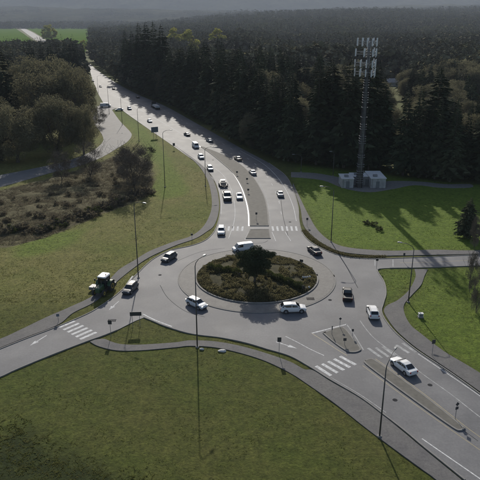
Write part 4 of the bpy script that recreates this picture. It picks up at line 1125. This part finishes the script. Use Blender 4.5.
def semi(px, py, hx, hy):
    a = G(px, py); b = G(px + hx, py + hy); d = b - a
    e = empty('flatbed_truck', (a.x, a.y, .002), 'dark truck with pale flatbed in the tree shade up the highway', 'truck', None, math.atan2(d.y, d.x))
    mb = MB(); mb.loft([[(x, -w, z0), (x, w, z0), (x, w, z1 - .1), (x, w * .85, z1), (x, -w * .85, z1), (x, -w, z1 - .1)] for x, w, z0, z1 in ((7.0, .9, .6, 1.5), (6.8, 1.1, .5, 1.75), (5.8, 1.2, .5, 1.9), (5.5, 1.2, .5, 2.9), (5.0, 1.22, .5, 3.4), (3.6, 1.22, .5, 3.5))])
    link('cab', mb.mesh('cab', mats=[PAINT['black']]), e)
    mb = MB(); mb.box((5.56, -1.0, 2.05), (5.6, 1.0, 2.75)); link('windscreen', mb.mesh('windscreen', mats=[M['glass']]), e)
    mb = MB(); mb.box((-7, -1.25, 1.15), (4.2, 1.25, 1.4)); link('flatbed', mb.mesh('flatbed', mats=[PAINT['silver']]), e)
    mb = MB(); mb.box((-5.8, -1.1, 1.4), (2.6, 1.1, 2.1)); link('load', mb.mesh('load', mats=[PAINT['pearl']]), e)
    mb = MB(); mb.box((-6.8, -.4, .8), (5, .4, 1.15)); link('chassis', mb.mesh('chassis', mats=[M['trim']]), e)
    for x in (6.2, 3.2, 2.0, -4.6, -5.8):
        for sy in (-1, 1):
            mb = MB(); mb.lathe([(.3, -.15), (.5, -.16), (.52, -.1), (.52, .1), (.5, .16), (.3, .15)], 16, 'Y'); link('wheel', mb.mesh('wheel', True, [M['tyre']]), e, loc=(x, sy * 1.05, .52))
semi(155.5, 108.3, -7, -4.2)

# ---- tractor with flail mower on the west pavement
def tractor(px, py, hx, hy):
    a = G(px, py); b = G(px + hx, py + hy); d = b - a
    e = empty('mowing_tractor', (a.x, a.y, .07), 'dark roadside mowing tractor with pale cab roof on the west pavement', 'tractor', None, math.atan2(d.y, d.x))
    e.scale = (1.18,) * 3
    def part(nm, mb, m, smooth=False): return link(nm, mb.mesh(nm, smooth, [m]), e)
    mb = MB(); mb.loft([[(x, -w, z0), (x, w, z0), (x, w, z1 - .12), (x, w * .7, z1), (x, -w * .7, z1), (x, -w, z1 - .12)] for x, w, z0, z1 in ((2.15, .30, .75, 1.3), (2.05, .38, .65, 1.5), (1.4, .42, .6, 1.6), (.55, .45, .6, 1.65))]); part('bonnet', mb, PAINT['green'])
    mb = MB(); mb.box((-1.5, -.35, .55), (.6, .35, 1.05)); mb.box((-1.55, -.62, .95), (.5, .62, 1.12)); part('chassis', mb, M['trim'])
    mb = MB()
    for x, y in ((.5, .62), (.5, -.62), (-1.0, .7), (-1.0, -.7)): mb.tube([(x, y, 1.1), (x - .08 * (x > 0), y * .95, 2.62)], .05, 6)
    part('cab_frame', mb, M['trim'])
    mb = MB(); mb.box((-.96, -.66, 1.3), (.44, .66, 2.5)); part('cab_glass', mb, M['glass'])
    mb = MB(); mb.loft([[(x, -w, 2.6), (x, w, 2.6), (x, w, 2.72), (x, w * .8, 2.82), (x, -w * .8, 2.82), (x, -w, 2.72)] for x, w in ((.62, .6), (.5, .74), (-1.05, .78), (-1.2, .65))]); part('cab_roof', mb, PAINT['white'])
    mb = MB(); mb.box((-.75, -.27, 1.12), (-.25, .27, 1.3)); mb.box((-.85, -.27, 1.2), (-.72, .27, 1.8)); part('seat', mb, M['trim'])
    for sy in (-1, 1):
        mb = MB(); mb.lathe([(.4, -.24), (.78, -.27), (.86, -.2), (.86, .2), (.78, .27), (.4, .24)], 24, 'Y')
        for k in range(20):
            t = 6.283 * k / 20; mb.box((.86 * math.cos(t) - .04, -.2, .86 * math.sin(t) - .04), (.86 * math.cos(t) + .04, .2, .86 * math.sin(t) + .04))
        w = part('wheel', mb, M['tyre']); w.location = (-.7, sy * 1.0, .88)
        mb = MB(); mb.lathe([(.1, -.22), (.42, -.25), (.42, .25), (.1, .22)], 16, 'Y'); link('rim', mb.mesh('rim', mats=[M['sign_yellow']]), w)
        mb = MB(); mb.lathe([(.25, -.15), (.46, -.17), (.52, -.12), (.52, .12), (.46, .17), (.25, .15)], 20, 'Y'); w = part('wheel', mb, M['tyre']); w.location = (1.6, sy * .82, .54)
        mb = MB(); mb.lathe([(.08, -.14), (.27, -.16), (.27, .16), (.08, .14)], 14, 'Y'); link('rim', mb.mesh('rim', mats=[M['sign_yellow']]), w)
        mb = MB(); mb.loft([[(-.7 + 1.0 * math.cos(t), sy * 1.28 - .28 * (sy > 0) * 0 - sy * .0, .88 + 1.0 * math.sin(t)), (-.7 + 1.0 * math.cos(t), sy * .72, .88 + 1.0 * math.sin(t)), (-.7 + .96 * math.cos(t), sy * .72, .88 + .96 * math.sin(t)), (-.7 + .96 * math.cos(t), sy * 1.28, .88 + .96 * math.sin(t))] for t in [R(20 + 16 * k) for k in range(9)]]); part('mudguard', mb, PAINT['green'])
    mb = MB(); mb.tube([(1.2, .3, 1.55), (1.2, .3, 2.4), (1.15, .3, 2.5)], .05, 8); part('exhaust', mb, M['dark_steel'])
    mb = MB(); mb.tube([(-1.3, -.6, 1.1), (-1.1, -1.5, 2.1), (-.6, -2.0, 1.0)], .09, 8); mb.tube([(-1.1, -.6, .9), (-1.0, -1.3, 1.5)], .05, 6); part('mower_arm', mb, M['sign_yellow'])
    mb = MB(); mb.box((-.95, -2.5, .15), (.25, -1.5, .62)); mb.tube([(-.9, -2.4, .22), (.2, -2.4, .22)], .12, 8); part('mower_deck', mb, M['steel'])
    mb = MB(); mb.box((-2.3, -1.1, .3), (-1.65, 1.1, .85)); mb.tube([(-1.5, 0, .7), (-2, 0, .9)], .08, 6); part('rear_mower', mb, M['dark_steel'])
    for sy in (-1, 1):
        mb = MB(); mb.tube([(.5, sy * .62, 2.2), (.7, sy * 1.05, 2.25)], .025, 6); mb.box((.66, sy * 1.05 - .12, 2.05), (.72, sy * 1.05 + .12, 2.4)); part('wing_mirror', mb, M['trim'])
    mb = MB(); mb.lathe([(.07, 2.8), (.07, 2.95), (.03, 3.0)], 10, 'Z', (-.3, .4, 0)); part('beacon', mb, PAINT['orange'])
tractor(104, 292, -8, 7)

# ---- street lamps
def lamp(px, py, ytop, ang, arm, label, h=None, rad=.11):
    b = G(px, py); h = h or min(17, height_at(b, ytop))
    e = empty('street_lamp', (b.x, b.y, 0), label, 'street lamp', 'street lamps', R(ang))
    mb = MB(); mb.tube([(0, 0, -.2), (0, 0, h * .5), (0, 0, h - .6)], [rad, rad * .8, rad * .6], 10); link('pole', mb.mesh('pole', True, [M['dark_steel']]), e)
    mb = MB(); mb.lathe([(.28, -.2), (.28, .12), (.2, .16)], 12); link('base', mb.mesh('base', mats=[M['concrete']]), e)
    mb = MB(); mb.tube([(0, 0, h - .7), (.25, 0, h - .2), (arm * .5, 0, h + .15), (arm, 0, h + .2)], [.06, .055, .05, .045], 8); link('arm', mb.mesh('arm', True, [M['dark_steel']]), e)
    mb = MB(); mb.loft([[(arm + x, -w, h + .14), (arm + x, w, h + .14), (arm + x, w * .8, h + .14 + t), (arm + x, -w * .8, h + .14 + t)] for x, w, t in ((-.1, .07, .1), (.1, .16, .16), (.6, .17, .15), (.8, .1, .08))]); link('luminaire', mb.mesh('luminaire', mats=[M['steel']]), e)
lamp(379.5, 436.5, 365, 62, 3.6, 'street lamp on the south pavement beside the long median')
lamp(197.3, 347, 262, 60, 2.2, 'street lamp in front of the roundabout island by the near path')
lamp(138.5, 278, 202, -30, 2.2, 'street lamp on the west verge beside the grey cars')
lamp(331, 242, 188, 165, 2.4, 'street lamp on the pavement corner right of the north road')
lamp(408.3, 302, 246, 150, 2.2, 'street lamp by the curving path right of the circle')
lamp(165, 187, 125, 20, 2.2, 'tall street lamp on the green slope left of the north road')
lamp(205.5, 186, 148, 20, 2.0, 'street lamp at the left edge of the north road by the silver suv')
lamp(139, 141, 108, 35, 2.2, 'street lamp on the green verge nearest the bare trees')
lamp(122.3, 125, 97, 35, 2.2, 'street lamp in the middle of the green verge')
lamp(109.3, 114, 85, 30, 2.2, 'street lamp at the top of the green verge by the junction')
lamp(98.3, 93, 76, 20, 2.2, 'street lamp up the highway beside the olive trees')
lamp(91, 83, 69, 10, 2.2, 'farthest street lamp up the highway')
lamp(301, 172, 155, 180, 2.4, 'street lamp at the wood edge right of the north road')
lamp(333, 176, 152, 180, .8, 'slim pole at the wood edge left of the mast')

# ---- signs
def sign(px, py, h, panels, label, rz=0.0, posts=1, name='road_sign', rad=.035):
    b = G(px, py)
    e = empty(name, (b.x, b.y, .0), label, 'sign', 'road signs', R(rz))
    for k in range(posts):
        x = 0 if posts == 1 else (-.6 + 1.2 * k)
        mb = MB(); mb.tube([(x, .03, -.2), (x, .03, h)], rad, 8); link('post', mb.mesh('post', mats=[M['steel']]), e)
    for (w, hh, zc, m, shape) in panels:
        mb = MB()
        if shape == 'rect': pts = [(-w / 2, -hh / 2), (w / 2, -hh / 2), (w / 2, hh / 2), (-w / 2, hh / 2)]
        elif shape == 'diamond': pts = [(0, -hh / 2), (w / 2, 0), (0, hh / 2), (-w / 2, 0)]
        elif shape == 'tri': pts = [(0, -hh / 2), (w / 2, hh / 2), (-w / 2, hh / 2)]
        n = len(pts)
        mb.add([(x, -.02, zc + z) for x, z in pts] + [(x, -.045, zc + z) for x, z in pts], [tuple(range(n)), tuple(range(n, 2 * n))[::-1]] + [(i, (i + 1) % n, n + (i + 1) % n, n + i) for i in range(n)])
        link('panel', mb.mesh('panel', mats=[M[m]]), e)
    return e
sign(136.5, 327, 2.75, [(1.9, .72, 2.45, 'sign_back', 'rect')], 'wide dark sign panel on two posts on the grass corner', 4, 2)
sign(111, 336.5, 2.9, [(.6, .75, 2.6, 'sign_back', 'rect')], 'small dark sign by the near end of the west crossing')
sign(279, 354.5, 2.9, [(.6, .8, 2.6, 'sign_back', 'rect')], 'narrow dark sign on the grass strip before the east road arrow')
sign(58.5, 322, 1.5, [(.5, .5, 1.3, 'sign_blue', 'rect')], 'small pale sign at the far end of the west crossing', 10)
sign(339.8, 327.5, 1.9, [(.5, .5, 1.65, 'sign_back', 'diamond')], 'small diamond sign at the tip of the splitter island')
sign(331.8, 335, 1.7, [(.16, .7, 1.3, 'sign_back', 'rect')], 'thin post marker on the splitter island')
sign(352.3, 337, 1.5, [(.35, .45, 1.25, 'sign_back', 'rect')], 'small sign at the right side of the splitter island')
sign(344.5, 345.5, 1.3, [(.5, .5, 1.1, 'sign_back', 'rect')], 'low sign in the middle of the splitter island')
sign(455.3, 418.5, 2.5, [(.6, .6, 2.2, 'sign_back', 'diamond'), (.45, .4, 1.6, 'sign_back', 'rect')], 'sign on the lower end of the long median', 20)
sign(432, 355.5, 2.7, [(.6, .7, 2.4, 'sign_back', 'rect')], 'sign on the pavement above the east road edge line', 15)
sign(301.3, 266.5, 1.5, [(.75, .55, 1.3, 'sign_back', 'rect')], 'small dark sign at the back rim of the island', -25)
sign(376.5, 268.5, 2.2, [(.5, .5, 1.95, 'sign_back', 'rect')], 'small sign at the corner of the east road mouth')
sign(403.5, 262, 2.0, [(.4, .6, 1.75, 'sign_back', 'rect')], 'small sign beside the east road curb')
sign(155, 137.5, 4.6, [(3.2, 2.3, 3.4, 'sign_blue', 'rect')], 'large blue grey sign panel at the highway edge', 30, 2, 'road_sign', .07)
sign(174, 149.5, 2.6, [(.9, 1.1, 2.0, 'sign_back', 'rect')], 'small dark sign on the verge below the large blue panel', 20)
sign(256.3, 220.5, 2.2, [(.5, .6, 1.9, 'sign_back', 'rect')], 'sign on the median just above the north crossing')
sign(248.2, 193.5, 1.5, [(.6, .6, 1.2, 'sign_back', 'rect')], 'low dark marker on the median middle of three')
sign(247, 182.5, 1.5, [(.6, .6, 1.2, 'sign_back', 'rect')], 'low dark marker on the median beside the silver car')
sign(237, 175.5, 1.5, [(.6, .6, 1.2, 'sign_back', 'rect')], 'low dark marker highest up the median')
sign(192, 240.5, 1.7, [(.5, .5, 1.5, 'sign_back', 'rect')], 'small sign on the west pavement above the grey car')
sign(307, 226, 2.1, [(.5, .6, 1.85, 'sign_back', 'rect')], 'small sign on the pavement at the right end of the north crossing')
b = G(420.5, 317)
e = empty('utility_cabinet', (b.x, b.y, 0), 'small pale utility cabinet on the grass right of the curving path', 'cabinet')
mb = MB(); mb.box((-.45, -.35, -.2), (.45, .35, .12)); link('plinth', mb.mesh('plinth', mats=[M['concrete']]), e)
mb = MB(); mb.box((-.38, -.28, .12), (.38, .28, .7)); mb.box((-.42, -.32, .7), (.42, .32, .76)); link('housing', mb.mesh('housing', mats=[M['roof_pale']]), e)
mb = MB(); mb.box((-.3, -.295, .18), (.3, -.283, .64)); link('door', mb.mesh('door', mats=[M['door']]), e)
for px, py, w, lab in ((202, 349.2, .5, 'small pale rock beside the near path lamp'), (222.5, 351, .9, 'flat pale slab on the grass below the near path')):
    p = G(px, py); bm = bmesh.new(); bmesh.ops.create_icosphere(bm, subdivisions=2, radius=.5)
    for v in bm.verts: v.co *= 1 + .3 * noise.noise(v.co * 3); v.co = Vector((v.co.x * w * 1.6, v.co.y * w * .8, v.co.z * .4))
    me = bpy.data.meshes.new('rock'); bm.to_mesh(me); bm.free(); me.materials.append(M['rock'])
    tag(link('rock', me, loc=(p.x, p.y, .02)), lab, 'rock')

# ---- phone mast
mbase = G(359, 187)
TH = 44.0
e = empty('phone_mast', (mbase.x, mbase.y, 0), 'tall steel phone mast with antenna tiers at the edge of the wood', 'mast')
mb = MB(); mb.tube([(0, 0, -.3), (0, 0, 14), (0, 0, 28), (0, 0, TH - 2)], [.85, .72, .58, .42], 18); link('pole', mb.mesh('pole', True, [M['tower_steel']]), e)
mb = MB()
for z in np.arange(1.5, TH - 3, .7):
    rr = .85 - .43 * z / (TH - 2)
    if rnd.random() < .5: mb.box((-rr - .22, -rr - .12, z), (rr + .22, rr + .12, z + .12))
    for sg in (-1, 1): mb.tube([(0, sg * rr * .9, z), (0, sg * (rr + .28), z)], .025, 5)
link('climbing_peg', mb.mesh('climbing_peg', mats=[M['steel']]), e)['kind'] = 'stuff'
mb = MB()
for a in (0.4, 1.0, 2.2, 3.6, 4.6): mb.tube([(math.cos(a) * .95, math.sin(a) * .95, 0), (math.cos(a) * .55, math.sin(a) * .55, TH - 6)], .07, 6)
for a in (5.2, 5.6, 4.1, 3.2): mb.tube([(math.cos(a) * 1.0, math.sin(a) * 1.0, 0), (math.cos(a) * .6, math.sin(a) * .6, TH - 9)], .1, 6)
link('feed_cable', mb.mesh('feed_cable', mats=[M['trim']]), e)
for zt, half, n in ((TH - 10.3, 3.0, 4), (TH - 7.8, 3.1, 4), (TH - 4.8, 3.0, 3), (TH - 2.0, 2.6, 4)):
    for s in range(3):
        a = R(90 + 120 * s + 15); d = Vector((math.cos(a), math.sin(a), 0)); t = Vector((-d.y, d.x, 0)); o = d * 1.9 + Vector((0, 0, zt))
        mb = MB(); mb.tube([o - t * half * .95 + Vector((0, 0, .25)), o + t * half * .95 + Vector((0, 0, .25))], .06, 6); mb.tube([o - t * half * .95 - Vector((0, 0, .5)), o + t * half * .95 - Vector((0, 0, .5))], .05, 6)
        for sg in (-1, 1): mb.tube([Vector((0, 0, zt)), o + t * sg * half * .5], .06, 6)
        arm_o = link('platform_arm', mb.mesh('platform_arm', mats=[M['steel']]), e)
        for k in range(n):
            if rnd.random() < .12: continue
            c = o + t * (-half + 2 * half * k / (n - 1)) * .95 + d * .25
            mb = MB(); hh = rnd.uniform(.95, 1.2); w2 = .17
            mb.loft([[c + t * w2 * x + d * y + Vector((0, 0, z)) for x, y in ((-1, -.05), (1, -.05), (.8, .1), (-.8, .1))] for z in (-hh, hh)])
            link('antenna', mb.mesh('antenna', mats=[M['antenna']]), arm_o)
            mb = MB(); mb.box(tuple(c - d * .35 - Vector((.14, .14, .35))), tuple(c - d * .35 + Vector((.14, .14, .3))))
            if k != 9: link('radio_unit', mb.mesh('radio_unit', mats=[M['block']]), arm_o)
mb = MB(); mb.tube([(0, 0, TH - 2), (0, 0, TH + .8)], .04, 6); link('lightning_rod', mb.mesh('lightning_rod', mats=[M['steel']]), e)
# ---- compound buildings beside the mast
def shelter(p0, p1, depth, h, label, roofm='roof_pale', door=True):
    a, b = G(*p0), G(*p1); d = (b - a); L_ = d.length; rz = math.atan2(d.y, d.x)
    e = empty('equipment_shelter', (a.x, a.y, 0), label, 'shelter', None, rz)
    mb = MB(); mb.box((0, 0, -.3), (L_, depth, h)); link('wall', mb.mesh('wall', mats=[M['block']]), e)
    mb = MB(); mb.box((-.2, -.2, h), (L_ + .2, depth + .2, h + .22)); link('roof', mb.mesh('roof', mats=[M[roofm]]), e)
    if door:
        mb = MB(); mb.box((L_ * .3, -.04, 0), (L_ * .3 + 1.0, -.003, 2.1)); o = link('door', mb.mesh('door', mats=[M['door']]), e)
        mb = MB(); mb.box((L_ * .3 + .82, -.09, 1.0), (L_ * .3 + .88, -.04, 1.12)); link('handle', mb.mesh('handle', mats=[M['steel']]), o)
    mb = MB(); mb.box((L_ * .65, -.35, 1.2), (L_ * .65 + .8, -.003, 2.0)); link('cooling_unit', mb.mesh('cooling_unit', mats=[M['steel']]), e)
    return e
a = G(341.5, 187.8); W_ = G(385, 187.5).x - a.x
e = empty('equipment_building', (a.x, a.y, 0), 'low flat pale block building around the mast foot', 'building')
for x0, x1, y0, y1, h in ((0, W_ * .27, 0, 6, 2.7), (W_ * .27, W_ * .66, 3.2, 8, 2.55), (W_ * .66, W_, -.2, 9, 2.85)):
    mb = MB(); mb.box((x0 + .01, y0, -.3), (x1 - .01, y1, h)); w = link('wall', mb.mesh('wall', mats=[M['block']]), e)
    for k in range(int((x1 - x0) / 1.6)):
        mb = MB(); mb.box((x0 + .4 + k * 1.6, y0 - .05, .1), (x0 + .52 + k * 1.6, y0 - .003, h - .1)); link('wall_rib', mb.mesh('wall_rib', mats=[M['concrete']]), w)
    mb = MB(); mb.box((x0 - .15, y0 - .15, h), (x1 + .15, y1 + .15, h + .2)); r_ = link('roof', mb.mesh('roof', mats=[M['roof_pale']]), e)
    mb = MB(); mb.box((x0 + 1, y0 + 1.5, h + .2), (x0 + 2.2, y0 + 2.6, h + .8)); link('roof_vent', mb.mesh('roof_vent', mats=[M['steel']]), r_)
for x in (W_ * .1, W_ * .45, W_ * .78):
    yy = {0: 0}.get(0) if x < W_ * .27 else (3.2 if x < W_ * .66 else -.2)
    mb = MB(); mb.box((x, yy - .09, 0), (x + 1.0, yy - .052, 2.05)); o = link('door', mb.mesh('door', mats=[M['door']]), e)
    mb = MB(); mb.box((x + .82, yy - .14, 1.0), (x + .88, yy - .09, 1.12)); link('handle', mb.mesh('handle', mats=[M['steel']]), o)
for i, (px, py) in enumerate(((356, 184), (363.5, 184.5), (366.5, 185))):
    p = G(px, py); e = empty('equipment_cabinet', (p.x, p.y, 0), ('grey equipment cabinet left of the mast foot', 'grey equipment cabinet right of the mast foot', 'grey equipment cabinet nearest the right wing of the block building')[i], 'cabinet')
    mb = MB(); mb.box((-.5, -.4, -.2), (.5, .4, 1.8)); mb.box((-.55, -.45, 1.8), (.55, .45, 1.88)); link('housing', mb.mesh('housing', mats=[M['steel']]), e)
    mb = MB(); mb.box((-.42, -.42, .2), (.42, -.402, 1.7)); link('door', mb.mesh('door', mats=[M['door']]), e)

# ---- houses and sheds far off
def house(x, y, w, dpt, h, rz, label, roofm='roof_grey', wallm='block'):
    e = empty('house', (x, y, -.2), label, 'building', None, R(rz))
    mb = MB(); mb.box((-w / 2, -dpt / 2, -.5), (w / 2, dpt / 2, h)); mb.add([(-w / 2, -dpt / 2, h), (-w / 2, dpt / 2, h), (-w / 2, 0, h + dpt * .28), (w / 2, -dpt / 2, h), (w / 2, dpt / 2, h), (w / 2, 0, h + dpt * .28)], [(0, 1, 2), (3, 5, 4)])
    link('wall', mb.mesh('wall', mats=[M[wallm]]), e)
    mb = MB(); o = .4
    for sg in (-1, 1):
        y0, z0, z1 = sg * (dpt / 2 + o), h - o * .56, h + dpt * .28
        mb.add([(-w / 2 - o, y0, z0), (w / 2 + o, y0, z0), (w / 2 + o, 0, z1), (-w / 2 - o, 0, z1), (-w / 2 - o, y0, z0 + .2), (w / 2 + o, y0, z0 + .2), (w / 2 + o, 0, z1 + .2), (-w / 2 - o, 0, z1 + .2)], [(0, 1, 2, 3), (4, 7, 6, 5), (0, 4, 5, 1), (1, 5, 6, 2), (2, 6, 7, 3), (3, 7, 4, 0)])
    link('roof', mb.mesh('roof', mats=[M[roofm]]), e)
    for k in range(max(2, int(w / 4))):
        xx = -w / 2 + (k + .5) * w / max(2, int(w / 4)); mb = MB(); mb.box((xx - .6, -dpt / 2 - .05, 1.0), (xx + .6, -dpt / 2 - .003, 2.2)); link('window', mb.mesh('window', mats=[M['glass']]), e)
house(190, 372, 16, 9, 3, 8, 'pale roofed house glimpsed in the clearing at right', 'roof_pale')
house(120, 474, 14, 9, 3, -10, 'grey roofed house glimpsed in the clearing beyond the mast')
for i, (px, py, w) in enumerate(((52, 27.3, 60), (63, 27, 45), (76, 27.2, 70), (7, 24.5, 40))):
    p = G(px, py); house(p.x, p.y, w, 25, 8, 0, ('long white shed at the left end of the far field', 'white shed in the middle behind the far field', 'long white shed at the right end of the far field', 'white building far off at the left edge')[i], 'roof_pale')

# ================================================================== HAZE
mb = MB(); mb.box((-14500, -14500, -3), (14500, 14500, 900))
hz_me = mb.mesh('haze')
hm = bpy.data.materials.new('haze'); hm.use_nodes = True
nt = hm.node_tree; nt.nodes.remove(nt.nodes['Principled BSDF'])
pv = nt.nodes.new('ShaderNodeVolumePrincipled')
pv.inputs['Color'].default_value = (0.74, 0.84, 1.0, 1)
pv.inputs['Density'].default_value = 6.0e-5
pv.inputs['Anisotropy'].default_value = 0.1
nt.links.new(pv.outputs[0], nt.nodes['Material Output'].inputs['Volume'])
hz_me.materials.append(hm)
hz_o = link('haze', hz_me)
tag(hz_o, 'thin bluish haze over the whole valley', 'haze', kind='stuff')
hz_o.display_type = 'WIRE'
